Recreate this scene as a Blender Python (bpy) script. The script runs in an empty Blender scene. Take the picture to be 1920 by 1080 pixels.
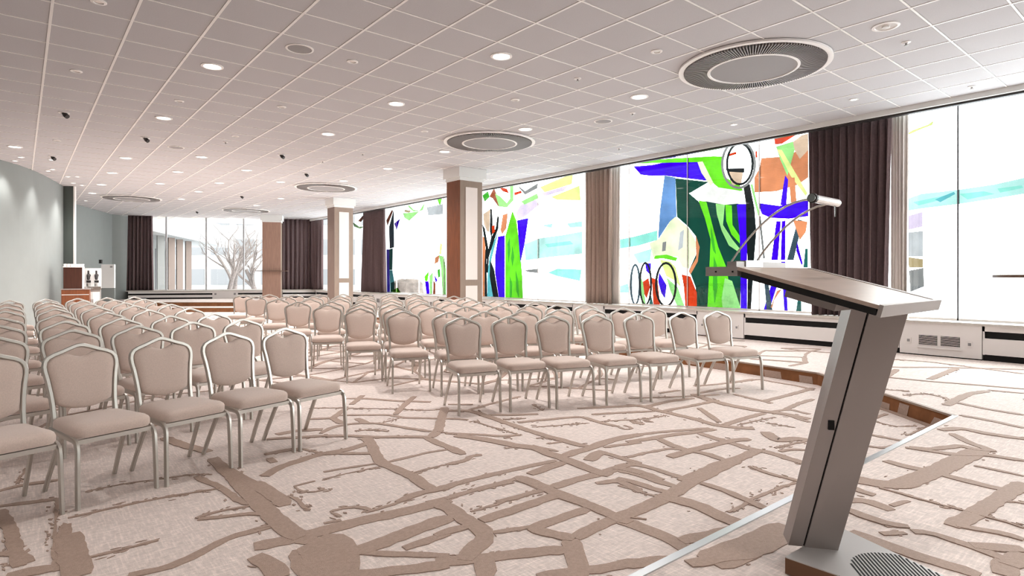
import bpy, math, random
from mathutils import Vector, Matrix
from mathutils.geometry import delaunay_2d_cdt
random.seed(7)
PI = math.pi
scene = bpy.context.scene
COL = scene.collection

# ------------------------------------------------------------------ camera, world, exposure
FPX, U0, V0, HC = 1120.0, 960.0, 515.0, 1.335
TH = math.radians(39.5)
FX, FY = math.sin(TH), math.cos(TH)          # view direction on the floor plan
RX, RY = math.cos(TH), -math.sin(TH)         # right direction
cam_d = bpy.data.cameras.new('camera')
cam_d.sensor_width = 36.0
cam_d.lens = FPX / 1920 * 36
cam_d.shift_y = -(540 - V0) / 1920
cam_d.clip_start = 0.05
cam_d.clip_end = 400
cam = bpy.data.objects.new('camera', cam_d)
COL.objects.link(cam)
cam.location = (0, 0, HC)
cam.rotation_euler = (PI / 2, 0, -TH)
scene.camera = cam

SKY = 4.3
world = bpy.data.worlds.new('overcast_sky')
scene.world = world
world.use_nodes = True
world.node_tree.nodes['Background'].inputs[0].default_value = (0.98, 0.99, 1.0, 1)
world.node_tree.nodes['Background'].inputs[1].default_value = SKY
vs = scene.view_settings
vs.view_transform = 'Standard'
vs.look = 'None'
vs.exposure = 0.7
vs.gamma = 1.0
vs.use_curve_mapping = False
scene.cycles.filter_width = 1.1
scene.cycles.max_bounces = 8
scene.cycles.diffuse_bounces = 4
scene.cycles.transparent_max_bounces = 12
scene.cycles.sample_clamp_indirect = 6.0
LAMP_W = 76.0

CEIL, PLAT, STAGE, SILL = 3.845, 0.145, 0.29, 0.655
GLASS_X, CONV_X = 10.75, 10.3

# ------------------------------------------------------------------ pixel helpers
def on_z(u, v, z):
    d = FPX * (HC - z) / (v - V0)
    l = (u - U0) / FPX * d
    return (d * FX + l * RX, d * FY + l * RY)
def at_d(u, d):
    l = (u - U0) / FPX * d
    return (d * FX + l * RX, d * FY + l * RY)
def on_x(u, v, X):
    k = (u - U0) / FPX
    t = X / (FX + k * RX)
    return (t * (FY + k * RY), HC - (v - V0) * t / FPX)      # Y, Z
def y_at(u, X):
    return on_x(u, V0, X)[0]

# ------------------------------------------------------------------ materials
def lin(c):
    return tuple(((x / 255) / 12.92 if x / 255 <= 0.04045 else ((x / 255 + 0.055) / 1.055) ** 2.4) for x in c)
def mat(name, rgb, rough=0.6, metal=0.0, spec=0.4, var=0.0, scale=20, bump=0.0, sheen=0.0, bscale=None, stretch=None):
    m = bpy.data.materials.new(name)
    m.use_nodes = True
    nt = m.node_tree
    b = nt.nodes['Principled BSDF']
    c = lin(rgb)
    b.inputs['Base Color'].default_value = (*c, 1)
    b.inputs['Roughness'].default_value = rough
    b.inputs['Metallic'].default_value = metal
    b.inputs['Specular IOR Level'].default_value = spec
    if sheen: b.inputs['Sheen Weight'].default_value = sheen
    if var or bump:
        tc = nt.nodes.new('ShaderNodeTexCoord')
        vec = tc.outputs['Object']
        if stretch:
            mp = nt.nodes.new('ShaderNodeMapping')
            mp.inputs['Scale'].default_value = stretch
            nt.links.new(vec, mp.inputs[0]); vec = mp.outputs[0]
        n = nt.nodes.new('ShaderNodeTexNoise')
        n.inputs['Scale'].default_value = scale
        n.inputs['Detail'].default_value = 4
        nt.links.new(vec, n.inputs['Vector'])
        if var:
            r = nt.nodes.new('ShaderNodeMapRange')
            r.inputs['From Min'].default_value = 0.3; r.inputs['From Max'].default_value = 0.7
            r.inputs['To Min'].default_value = 1 - var; r.inputs['To Max'].default_value = 1 + var
            nt.links.new(n.outputs['Fac'], r.inputs['Value'])
            h = nt.nodes.new('ShaderNodeMix'); h.data_type = 'RGBA'; h.blend_type = 'MULTIPLY'
            h.inputs['Factor'].default_value = 1
            h.inputs['A'].default_value = (*c, 1)
            nt.links.new(r.outputs[0], h.inputs['B'])
            nt.links.new(h.outputs['Result'], b.inputs['Base Color'])
        if bump:
            n2 = n
            if bscale:
                n2 = nt.nodes.new('ShaderNodeTexNoise'); n2.inputs['Scale'].default_value = bscale
                nt.links.new(vec, n2.inputs['Vector'])
            bp = nt.nodes.new('ShaderNodeBump'); bp.inputs['Strength'].default_value = bump
            bp.inputs['Distance'].default_value = 0.004
            nt.links.new(n2.outputs['Fac'], bp.inputs['Height'])
            nt.links.new(bp.outputs[0], b.inputs['Normal'])
    return m

def glass_mat(name, rgb, k=1.0, gloss=0.05):
    """coloured glass lit from behind: the colour it passes, plus a little gloss"""
    m = bpy.data.materials.new(name); m.use_nodes = True
    nt = m.node_tree
    for n in list(nt.nodes): nt.nodes.remove(n)
    out = nt.nodes.new('ShaderNodeOutputMaterial')
    tr = nt.nodes.new('ShaderNodeBsdfTransparent')
    gl = nt.nodes.new('ShaderNodeBsdfGlossy'); gl.inputs['Roughness'].default_value = 0.03
    mx = nt.nodes.new('ShaderNodeMixShader'); mx.inputs[0].default_value = gloss
    c = tuple(min(1, x * k) for x in lin(rgb))
    if k != 1.0:
        tc = nt.nodes.new('ShaderNodeTexCoord')
        nz = nt.nodes.new('ShaderNodeTexNoise'); nz.inputs['Scale'].default_value = 2.2; nz.inputs['Detail'].default_value = 5
        nt.links.new(tc.outputs['Object'], nz.inputs['Vector'])
        r = nt.nodes.new('ShaderNodeMapRange'); r.inputs['From Min'].default_value = .3; r.inputs['From Max'].default_value = .7
        r.inputs['To Min'].default_value = .75; r.inputs['To Max'].default_value = 1.2
        nt.links.new(nz.outputs['Fac'], r.inputs['Value'])
        h = nt.nodes.new('ShaderNodeMix'); h.data_type = 'RGBA'; h.blend_type = 'MULTIPLY'; h.inputs['Factor'].default_value = 1
        h.inputs['A'].default_value = (*c, 1)
        nt.links.new(r.outputs[0], h.inputs['B']); nt.links.new(h.outputs['Result'], tr.inputs[0])
    else:
        tr.inputs[0].default_value = (*c, 1)
    nt.links.new(tr.outputs[0], mx.inputs[1]); nt.links.new(gl.outputs[0], mx.inputs[2])
    nt.links.new(mx.outputs[0], out.inputs[0])
    return m
def emit(name, rgb, s):
    m = bpy.data.materials.new(name); m.use_nodes = True
    b = m.node_tree.nodes['Principled BSDF']
    b.inputs['Base Color'].default_value = (.9, .9, .88, 1)
    b.inputs['Emission Color'].default_value = (*lin(rgb), 1)
    b.inputs['Emission Strength'].default_value = s
    return m

MT = dict(
    carpet=mat('carpet_light', (218, 203, 196), .7, spec=.5, var=.10, scale=38, bump=.5, bscale=220),
    band=mat('carpet_brown_band', (164, 140, 126), .7, spec=.5, var=.10, scale=60, bump=.6, bscale=260),
    riser=mat('carpet_riser', (128, 86, 58), .95, spec=.1, var=.25, scale=5, bump=.5),
    tile=mat('ceiling_tile', (194, 191, 193), .9, spec=.2, var=.03, scale=90, bump=.15, bscale=400),
    grid=mat('ceiling_grid_white', (240, 236, 233), .5),
    plaster=mat('white_plaster', (228, 228, 226), .8),
    wall=mat('grey_green_paint', (136, 140, 138), .75, var=.02, scale=3),
    walldark=mat('dark_green_paint', (84, 90, 86), .7),
    white=mat('white_lacquer', (236, 230, 227), .45),
    black=mat('black_gap', (14, 12, 12), .8),
    sill=mat('stone_sill', (205, 198, 190), .35, var=.06, scale=30),
    wood=mat('walnut_veneer', (120, 68, 40), .45, var=.22, scale=6, stretch=(6, 6, .5)),
    wooddk=mat('dark_walnut_veneer', (66, 36, 26), .4, var=.2, scale=6, stretch=(6, 6, .5)),
    woodgrey=mat('taupe_veneer', (150, 130, 116), .5, var=.10, scale=6, stretch=(6, 6, .5)),
    panel=mat('pale_panel_fabric', (238, 226, 220), .8),
    fabric=mat('taupe_wool', (203, 183, 172), .9, spec=.15, var=.07, scale=160, bump=.25, bscale=500, sheen=.3),
    alu=mat('brushed_aluminium', (196, 191, 184), .36, metal=.85),
    steel=mat('satin_steel', (168, 164, 160), .38, metal=.8),
    dusk=mat('curtain_aubergine', (112, 94, 95), .9, spec=.1, var=.1, scale=30),
    taupec=mat('curtain_taupe', (186, 164, 152), .9, spec=.1, var=.05, scale=30),
    sheer=mat('curtain_sheer', (236, 228, 222), .9, spec=.1),
    lecgrey=mat('lectern_grey', (162, 153, 149), .42, metal=.35),
    lecwood=mat('lectern_top', (168, 148, 136), .32, var=.08, scale=5, stretch=(1, 8, 1)),
    leclight=mat('lectern_base', (186, 182, 180), .4, metal=.3),
    lecbrown=mat('lectern_brown', (110, 76, 52), .45),
    chrome=mat('chrome', (220, 218, 215), .12, metal=1),
    grille=mat('diffuser_grey', (150, 144, 142), .5, metal=.3),
    grilledk=mat('diffuser_shadow', (70, 66, 64), .7),
    spk=mat('speaker_mesh', (150, 146, 146), .7),
    dark=mat('dark_plastic', (50, 46, 46), .5),
    lamp=emit('lamp_glow', (255, 250, 244), 5.0),
    unlit=mat('lamp_reflector', (214, 206, 200), .3, metal=.3),
    snow=mat('snow', (236, 240, 244), .9),
    bldg=mat('outside_render', (136, 135, 133), .9),
    bldgw=mat('outside_white', (134, 133, 132), .9),
    bark=mat('bark', (106, 96, 92), .9, var=.2, scale=10),
    brick=mat('outside_brown', (132, 116, 108), .9),
    rock=mat('rock', (104, 94, 88), .9, var=.3, scale=4, bump=.8),
    owin=mat('outside_window', (100, 100, 102), .3),
    ceramic=mat('white_ceramic', (240, 238, 236), .25),
    edge=mat('silver_nosing', (198, 200, 202), .3, metal=.7),
    glass=glass_mat('clear_glass', (250, 255, 253), 1.0, .05),
)

def weave(m):
    """crossing pale threads of the woven ground"""
    nt = m.node_tree; b = nt.nodes['Principled BSDF']; src = b.inputs['Base Color'].links[0].from_socket
    tc = nt.nodes.new('ShaderNodeTexCoord'); prev = src
    for sc in ((95, 9, 1), (9, 95, 1)):
        mp = nt.nodes.new('ShaderNodeMapping'); mp.inputs['Scale'].default_value = sc; mp.inputs['Rotation'].default_value = (0, 0, .35)
        nz = nt.nodes.new('ShaderNodeTexNoise'); nz.inputs['Scale'].default_value = 1.0; nz.inputs['Detail'].default_value = 2
        rg = nt.nodes.new('ShaderNodeMapRange'); rg.inputs['From Min'].default_value = .48; rg.inputs['From Max'].default_value = .72; rg.inputs['To Min'].default_value = .95; rg.inputs['To Max'].default_value = 1.16
        mx = nt.nodes.new('ShaderNodeMix'); mx.data_type = 'RGBA'; mx.blend_type = 'MULTIPLY'; mx.inputs['Factor'].default_value = 1
        nt.links.new(tc.outputs['Object'], mp.inputs[0]); nt.links.new(mp.outputs[0], nz.inputs['Vector']); nt.links.new(nz.outputs['Fac'], rg.inputs['Value'])
        nt.links.new(prev, mx.inputs['A']); nt.links.new(rg.outputs[0], mx.inputs['B']); prev = mx.outputs['Result']
    nt.links.new(prev, b.inputs['Base Color'])
weave(MT['carpet'])

# ------------------------------------------------------------------ mesh builder
class MB:
    def __init__(s): s.v = []; s.f = []; s.smooth = False
    def add(s, vs_, fs):
        o = len(s.v); s.v += [tuple(p) for p in vs_]; s.f += [tuple(i + o for i in f) for f in fs]
        return s
    def box(s, x0, x1, y0, y1, z0, z1, m=None):
        p = [(x0, y0, z0), (x1, y0, z0), (x1, y1, z0), (x0, y1, z0), (x0, y0, z1), (x1, y0, z1), (x1, y1, z1), (x0, y1, z1)]
        if m: p = [tuple(m @ Vector(q)) for q in p]
        return s.add(p, [(0, 3, 2, 1), (4, 5, 6, 7), (0, 1, 5, 4), (1, 2, 6, 5), (2, 3, 7, 6), (3, 0, 4, 7)])
    def prism(s, poly, z0, z1):
        n = len(poly)
        return s.add([(x, y, z0) for x, y in poly] + [(x, y, z1) for x, y in poly],
                     [tuple(range(n - 1, -1, -1)), tuple(range(n, 2 * n))] + [(i, (i + 1) % n, (i + 1) % n + n, i + n) for i in range(n)])
    def loft(s, rings, cap=True, close=True):
        n = len(rings[0]); o = []; F = []
        for r in rings: o += r
        for k in range(len(rings) - 1):
            for i in range(n if close else n - 1):
                j = (i + 1) % n
                F.append((k * n + i, k * n + j, (k + 1) * n + j, (k + 1) * n + i))
        if cap:
            F.append(tuple(range(n - 1, -1, -1))); F.append(tuple((len(rings) - 1) * n + i for i in range(n)))
        return s.add(o, F)
    def tube(s, path, r, n=8, cap=True):
        P = [Vector(p) for p in path]
        rings = []; up = Vector((0, 0, 1)); pn = None
        for i, p in enumerate(P):
            t = (P[min(i + 1, len(P) - 1)] - P[max(i - 1, 0)]).normalized()
            if pn is None:
                a = up if abs(t.z) < .9 else Vector((1, 0, 0))
                pn = t.cross(a).normalized()
            pn = (pn - t * pn.dot(t)).normalized()
            b = t.cross(pn)
            rr = r[i] if isinstance(r, (list, tuple)) else r
            rings.append([tuple(p + pn * math.cos(2 * PI * k / n) * rr + b * math.sin(2 * PI * k / n) * rr) for k in range(n)])
        return s.loft(rings, cap)
    def strip(s, path, nrm, w, dpt, closed=False):
        """rectangular bar swept along a path; w across (in the plane with normal nrm), dpt along nrm"""
        P = [Vector(p) for p in path]; N = Vector(nrm).normalized(); rings = []
        for i, p in enumerate(P):
            t = (P[min(i + 1, len(P) - 1)] - P[max(i - 1, 0)]).normalized()
            a = N.cross(t).normalized()
            c = []
            for (q, e) in ((-.5, -.32), (-.32, -.5), (.32, -.5), (.5, -.32), (.5, .32), (.32, .5), (-.32, .5), (-.5, .32)):
                c.append(tuple(p + a * w * q + N * dpt * e))
            rings.append(c)
        return s.loft(rings)
    def lathe(s, prof, n=32, c=(0, 0, 0)):
        rings = [[(c[0] + r * math.cos(2 * PI * k / n), c[1] + r * math.sin(2 * PI * k / n), c[2] + z) for k in range(n)] for r, z in prof]
        return s.loft(rings)
    def build(s, name, material, parent=None, smooth=False, kind=None):
        me = bpy.data.meshes.new(name)
        me.from_pydata(s.v, [], s.f)
        me.materials.append(material)
        if smooth:
            me.polygons.foreach_set('use_smooth', [True] * len(me.polygons))
            try: me.set_sharp_from_angle(angle=math.radians(50))
            except Exception: pass
        me.update()
        o = bpy.data.objects.new(name, me)
        COL.objects.link(o)
        if parent: o.parent = parent
        if kind: o['kind'] = kind
        return o

def tag(o, label=None, cat=None, group=None, kind=None):
    if label: o['label'] = label
    if cat: o['category'] = cat
    if group: o['group'] = group
    if kind: o['kind'] = kind
    return o
def empty(name, loc, rz=0, label=None, cat=None, group=None, kind=None):
    o = bpy.data.objects.new(name, None)
    o.empty_display_size = .1
    COL.objects.link(o); o.location = loc; o.rotation_euler = (0, 0, rz)
    return tag(o, label, cat, group, kind)
def copy_tree(o, parent=None):
    c = o.copy(); COL.objects.link(c)
    if parent: c.parent = parent
    for ch in list(o.children): copy_tree(ch, c)
    return c
def rot(a): return Matrix.Rotation(a, 4, 'Z')

# ================================================================== FLOOR
EDGE = [(6.08, 1.5), (7.46, 3.22), (7.60, 4.4), (7.66, 6.5), (7.70, 12.0), (7.72, 24.5)]
fl = MB().prism([(-12, 1.45), (8.0, 1.45), (8.0, 32), (-12, 32)], -.12, 0).build('floor', MT['carpet'])
tag(fl, 'light beige patterned carpet of the sunken seating area', kind='structure')
plat_poly = [(-12, -6), (10.9, -6), (10.9, 30), (7.72, 30)] + list(reversed(EDGE)) + [(-12, 1.5)]
pf = MB().prism(plat_poly, -.1, PLAT).build('floor', MT['carpet'])
tag(pf, 'light patterned carpet of the raised platform along windows and lectern', kind='structure')
def end_pt(u, d): return at_d(u, d)
a0, a1 = end_pt(-60, 21.4), end_pt(640, 21.4)
b0, b1 = end_pt(-60, 22.6), end_pt(640, 22.6)
c0, c1 = end_pt(-60, 31), end_pt(640, 31)
st1 = MB().prism([a0, a1, c1, c0], -.1, PLAT).build('floor', MT['carpet'])
tag(st1, 'low carpeted step below the end window', kind='structure')
st2 = MB().prism([b0, b1, c1, c0], -.1, STAGE).build('floor', MT['carpet'])
tag(st2, 'upper carpeted landing in front of the end window', kind='structure')

# brown riser faces with nosing
def offset_face(path, z0, z1, off, name, m, parent, nose=None):
    mb = MB(); nb = MB()
    for (x0, y0), (x1, y1) in zip(path[:-1], path[1:]):
        dx, dy = x1 - x0, y1 - y0; L = math.hypot(dx, dy); nx, ny = -dy / L * off, dx / L * off
        mb.add([(x0 + nx, y0 + ny, z0), (x1 + nx, y1 + ny, z0), (x1 + nx, y1 + ny, z1), (x0 + nx, y0 + ny, z1),
                (x0, y0, z0), (x1, y1, z0), (x1, y1, z1), (x0, y0, z1)],
               [(0, 1, 2, 3), (7, 6, 5, 4), (3, 2, 6, 7), (0, 3, 7, 4), (1, 5, 6, 2)])
        if nose:
            nb.add([(x0 + nx * 2, y0 + ny * 2, z1 - .012), (x1 + nx * 2, y1 + ny * 2, z1 - .012), (x1 + nx * 2, y1 + ny * 2, z1 + .006), (x0 + nx * 2, y0 + ny * 2, z1 + .006),
                    (x0 - nx * nose, y0 - ny * nose, z1 + .006), (x1 - nx * nose, y1 - ny * nose, z1 + .006), (x1 - nx * nose, y1 - ny * nose, z1 - .012), (x0 - nx * nose, y0 - ny * nose, z1 - .012)],
                   [(0, 1, 2, 3), (3, 2, 5, 4), (4, 5, 6, 7), (7, 6, 1, 0)])
    o = mb.build(name, m, parent)
    return o, nb
ro, nb = offset_face(EDGE, 0, PLAT, .012, 'riser', MT['riser'], pf, 1.0)
nb.build('nosing', MT['woodgrey'], pf)
ro, nb = offset_face([(-12, 1.5), EDGE[0]], 0, PLAT, .012, 'riser', MT['riser'], pf, 1.2)
nb.build('silver_nosing', MT['edge'], pf)
ro, nb = offset_face([a0, a1], 0, PLAT, -.012, 'riser', MT['riser'], st1, -1.0); nb.build('nosing', MT['woodgrey'], st1)
ro, nb = offset_face([b0, b1], PLAT, STAGE, -.012, 'riser', MT['riser'], st2, -1.0); nb.build('nosing', MT['woodgrey'], st2)
# pale map shapes woven into the riser carpet
rp = MB()
def riser_patch(p, q, t0, t1, za, zb, sk):
    dx, dy = q[0] - p[0], q[1] - p[1]; L = math.hypot(dx, dy); nx, ny = -dy / L * .016, dx / L * .016
    P = lambda t, z: (p[0] + dx * t + nx, p[1] + dy * t + ny, z)
    rp.add([P(t0, za), P(t1, za), P(t1 + sk, zb), P(t0 + sk, zb)], [(0, 1, 2, 3)])
    
for (p, q) in zip(EDGE[:-1], EDGE[1:]):
    L = math.hypot(q[0] - p[0], q[1] - p[1]); t = .05
    while t * L < L - .3 and t * L < 9:
        w = random.uniform(.12, .3) / L
        riser_patch(p, q, t, t + w, random.choice((.004, .02)), random.uniform(.06, .115), random.uniform(-.06, .06) / L)
        t += w + random.uniform(.1, .35) / L
rp.build('riser_pattern', MT['band'], pf, kind='stuff')

# ---- the street-map relief of the carpet: raised brown bands
S1 = 5.3333
LOW, UPP = 0.0, PLAT
traced = []
def T(ox, oy, s, z, *lines):
    for pts, w in lines:
        traced.append(([on_z(ox + x / s, oy + y / s, z) for x, y in pts], w, z))
T(500, 740, S1, LOW,
  ([(-20, 820), (100, 740), (330, 660), (560, 590), (800, 560), (1000, 490)], .075), ([(560, 600), (650, 590), (1050, 590)], .05),
  ([(330, 540), (470, 570), (560, 595)], .05), ([(-20, 600), (120, 570), (330, 540)], .06),
  ([(990, 430), (1060, 520), (1100, 620), (1150, 690), (1300, 750), (1480, 830), (1600, 930), (1690, 960)], .085),
  ([(570, 775), (750, 745), (1100, 690)], .028), ([(560, 850), (800, 790), (1130, 725)], .028),
  ([(1160, 690), (1400, 630), (1620, 580), (1800, 550)], .035), ([(1450, 790), (1700, 720), (1930, 680)], .05),
  ([(0, 450), (100, 440), (350, 430), (560, 415), (850, 415), (1100, 430), (1300, 425), (1580, 425), (1650, 430)], .06),
  ([(1590, 430), (1720, 490), (1850, 540), (1930, 590)], .075), ([(1640, 430), (1720, 360), (1740, 270), (1770, 180), (1780, 130)], .085),
  ([(1900, 400), (1760, 380), (1700, 370)], .035), ([(540, 390), (620, 340), (780, 300), (880, 290), (1080, 285), (1200, 300), (1420, 340), (1640, 370)], .05),
  ([(100, 400), (300, 360), (560, 350)], .08), ([(650, 230), (750, 290)], .07), ([(440, 245), (660, 240), (720, 190), (800, 140)], .06),
  ([(700, 210), (900, 205), (1250, 205), (1330, 230), (1500, 235), (1720, 240), (1930, 245)], .055),
  ([(440, 135), (750, 135), (1000, 140), (1300, 145), (1450, 155), (1600, 160), (1780, 150)], .05),
  ([(800, 40), (1000, 40), (1300, 65), (1640, 75)], .06), ([(850, 100), (960, 10)], .06), ([(1290, 200), (1380, 100), (1480, 20)], .06),
  ([(1130, 290), (1330, 235)], .04), ([(900, 240), (1010, 290)], .07), ([(880, 365), (1050, 350), (1220, 370)], .05),
  ([(270, 920), (380, 890), (480, 865)], .022), ([(290, 930), (330, 980), (480, 980), (600, 960), (600, 930), (520, 940)], .035),
  ([(80, 680), (20, 640)], .06), ([(1300, 1080), (1450, 1010), (1600, 970), (1750, 950), (1930, 880)], .06), ([(1600, 1080), (1900, 1010)], .04))
T(840, 740, S1, LOW,
  ([(-20, 165), (200, 160), (280, 180), (400, 220), (600, 290), (800, 360), (1000, 420), (1150, 460), (1330, 515), (1400, 520)], .075),
  ([(0, 240), (200, 255)], .04), ([(250, 265), (420, 320), (600, 370), (720, 405)], .04), ([(-20, 390), (300, 400), (540, 420), (720, 405)], .05),
  ([(560, 440), (620, 430)], .04), ([(80, 410), (300, 440), (480, 470), (700, 520), (850, 525), (1000, 590), (1150, 640), (1300, 700), (1500, 780), (1620, 810)], .1),
  ([(570, 535), (800, 525)], .04), ([(840, 510), (1100, 570)], .035), ([(880, 440), (1000, 430), (1130, 455)], .04), ([(1010, 495), (1150, 470)], .03),
  ([(1150, 620), (1280, 570), (1420, 540), (1560, 480), (1750, 430), (1930, 400)], .09), ([(1400, 660), (1500, 590), (1560, 570)], .1),
  ([(1540, 580), (1650, 610), (1800, 660), (1930, 690)], .06), ([(1560, 530), (1750, 500), (1930, 480)], .05),
  ([(820, 800), (1000, 730), (1150, 680)], .08), ([(-20, 920), (200, 860), (450, 800), (620, 760), (850, 710), (1080, 660)], .06),
  ([(660, 830), (800, 860), (950, 930), (1080, 990), (1250, 1050), (1400, 1100)], .1), ([(1050, 930), (1250, 860), (1450, 810), (1600, 770), (1800, 700)], .085),
  ([(-20, 1050), (200, 980), (420, 920), (650, 880)], .055), ([(500, 1080), (750, 1010), (950, 960)], .05), ([(850, 1080), (1080, 1030)], .06),
  ([(-20, 700), (150, 670), (240, 630), (200, 610), (340, 605)], .05), ([(-20, 520), (100, 560), (150, 600)], .07),
  ([(1480, 890), (1560, 890), (1650, 850), (1800, 900), (1930, 980)], .06), ([(1650, 740), (1800, 750), (1930, 800)], .06),
  ([(400, 205), (700, 205), (900, 195)], .06), ([(550, 250), (780, 240)], .035), ([(700, 280), (1000, 250), (1220, 230), (1340, 220), (1450, 260), (1550, 290), (1700, 320)], .055),
  ([(840, 325), (1100, 310), (1400, 285)], .045), ([(1700, 320), (1760, 355), (1860, 345), (1850, 320), (1760, 310)], .03),
  ([(1440, 200), (1930, 170)], .06), ([(1300, 140), (1930, 110)], .07), ([(1520, 270), (1850, 250), (1930, 290)], .05),
  ([(200, 160), (400, 100), (560, 60), (720, 20)], .05), ([(850, 100), (950, 160)], .05), ([(0, 100), (250, 100)], .05))
T(1180, 700, S1, LOW,
  ([(-20, 320), (150, 330), (300, 380), (450, 410), (700, 470), (850, 520), (1000, 540), (1250, 555)], .085),
  ([(150, 340), (400, 280), (640, 250)], .07), ([(340, 380), (560, 340), (800, 290), (880, 270)], .06), ([(640, 210), (800, 270), (1000, 320), (1250, 370), (1500, 400), (1700, 440), (1800, 460)], .1),
  ([(700, 350), (800, 420), (900, 490)], .06), ([(950, 520), (1150, 450), (1350, 400)], .07), ([(1080, 520), (1300, 470), (1450, 440)], .05),
  ([(-20, 630), (200, 600), (500, 575), (800, 550)], .055), ([(-20, 690), (200, 660), (400, 620), (600, 600), (850, 560)], .07),
  ([(700, 600), (850, 650), (1000, 690), (1200, 760), (1400, 790), (1550, 840), (1740, 900)], .075), ([(300, 660), (420, 720), (560, 770), (750, 800), (950, 870)], .07),
  ([(400, 840), (600, 780), (800, 730), (1000, 680), (1200, 660)], .08), ([(520, 1080), (700, 1010), (850, 930), (1050, 870), (1250, 790), (1300, 770)], .09),
  ([(-20, 890), (200, 940), (400, 1010), (600, 1070)], .06), ([(-20, 950), (150, 1000), (330, 1070)], .06), ([(-20, 840), (200, 790), (420, 750), (560, 770)], .04),
  ([(1200, 930), (1400, 1000), (1640, 1070)], .04), ([(1360, 590), (1480, 680), (1700, 650), (1780, 680)], .1), ([(1460, 750), (1620, 710), (1780, 680)], .05),
  ([(1510, 785), (1640, 755), (1760, 770)], .04), ([(1350, 280), (1550, 230), (1840, 150)], .07), ([(1050, 210), (1250, 260), (1430, 300)], .06),
  ([(1550, 370), (1700, 300), (1840, 260)], .06), ([(1400, 390), (1600, 360), (1800, 410)], .05), ([(1380, 500), (1640, 540)], .05), ([(1640, 440), (1800, 490)], .05),
  ([(-20, 470), (150, 460), (380, 420)], .05), ([(20, 480), (110, 515), (150, 505)], .04), ([(140, 470), (230, 490)], .04), ([(-20, 395), (250, 380)], .05),
  ([(0, 250), (400, 240), (900, 215)], .06), ([(700, 200), (900, 160), (1100, 150)], .06), ([(650, 130), (900, 110), (1240, 60)], .06),
  ([(1000, 100), (1300, 60), (1450, 90), (1700, 130), (1840, 170)], .05), ([(300, 200), (500, 170)], .06))
T(480, 900, S1, LOW,
  ([(-20, 30), (120, 110), (270, 230), (290, 260)], .1), ([(-60, 130), (80, 280), (180, 380), (280, 470), (430, 570), (560, 620)], .11),
  ([(-20, 670), (200, 630), (420, 580), (600, 530), (800, 480), (1000, 420), (1300, 360), (1600, 290), (1800, 240), (1930, 200)], .105),
  ([(1100, 330), (1300, 270), (1500, 200), (1700, 130), (1930, 90)], .055), ([(740, 320), (850, 280), (1000, 260), (1110, 270), (1150, 310)], .03),
  ([(750, 330), (850, 370)], .04), ([(680, 440), (850, 405)], .025), ([(320, 160), (420, 200), (470, 280), (540, 300)], .055),
  ([(560, 620), (700, 640), (760, 760), (720, 980)], .26), ([(950, 730), (1200, 660), (1560, 510), (1930, 380)], .11), ([(980, 710), (1200, 740), (1500, 750), (1930, 760)], .05),
  ([(1480, 690), (1700, 620), (1930, 540)], .06), ([(700, 970), (1100, 950), (1500, 900), (1930, 850)], .085), ([(-20, 770), (60, 800), (200, 880), (240, 980)], .1),
  ([(420, 700), (430, 860), (580, 980)], .08), ([(-20, 500), (100, 465), (200, 450)], .045))
T(820, 880, S1, LOW,
  ([(-20, 360), (60, 350), (180, 440), (330, 540), (480, 620), (500, 680), (420, 760), (300, 850), (280, 920)], .1), ([(-20, 540), (100, 490), (180, 470)], .06),
  ([(-20, 670), (150, 610), (330, 570)], .06), ([(-20, 930), (280, 910), (500, 890), (800, 850), (1100, 820), (1300, 810)], .09), ([(480, 900), (480, 1080)], .1),
  ([(440, 520), (700, 430), (950, 350), (1150, 270), (1250, 250)], .08), ([(560, 640), (750, 610), (930, 580)], .045), ([(930, 590), (1100, 540), (1300, 470), (1500, 400)], .075),
  ([(930, 590), (1080, 640), (1280, 680), (1370, 700)], .085), ([(1370, 690), (1550, 600), (1750, 510), (1930, 440)], .085), ([(1340, 700), (1370, 850), (1430, 980), (1430, 1080)], .1),
  ([(800, 80), (1000, 160), (1180, 240), (1450, 340), (1650, 420), (1780, 480), (1930, 540)], .09), ([(80, 300), (300, 230), (500, 180), (760, 110)], .05),
  ([(340, 430), (600, 350), (850, 270), (1060, 210)], .045), ([(-20, 200), (250, 130)], .045), ([(1000, 1080), (1300, 1040), (1600, 1010), (1930, 950)], .07))
T(1160, 860, S1, LOW,
  ([(-20, 80), (100, 60), (250, 70), (450, 140), (650, 200)], .05), ([(-20, 110), (200, 160), (400, 230), (560, 280)], .075), ([(-20, 200), (200, 250), (400, 330), (500, 340)], .06),
  ([(0, 270), (200, 330), (400, 390)], .045), ([(1180, 20), (1000, 100), (850, 180), (680, 260), (600, 320), (450, 400), (300, 470), (100, 560), (-20, 590)], .1),
  ([(480, 400), (700, 440), (900, 520), (1050, 600), (1200, 660), (1330, 690)], .11), ([(-20, 600), (200, 680), (400, 760), (580, 830), (680, 900), (740, 960)], .1),
  ([(620, 830), (850, 780), (1100, 730), (1250, 690)], .09), ([(820, 250), (1000, 300), (1200, 380), (1300, 430), (1450, 490), (1500, 520)], .055),
  ([(1100, 540), (1250, 470), (1330, 400), (1500, 340), (1640, 280), (1800, 240)], .05), ([(1300, 80), (1500, 150), (1650, 190), (1810, 230)], .04), ([(120, 590), (280, 610)], .025),
  ([(0, 1060), (350, 1040), (650, 1010)], .09))
T(1160, 860, S1, UPP, ([(900, 1040), (1200, 930), (1500, 800), (1720, 690)], .17), ([(700, 1060), (900, 1020), (1400, 960)], .07))
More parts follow.
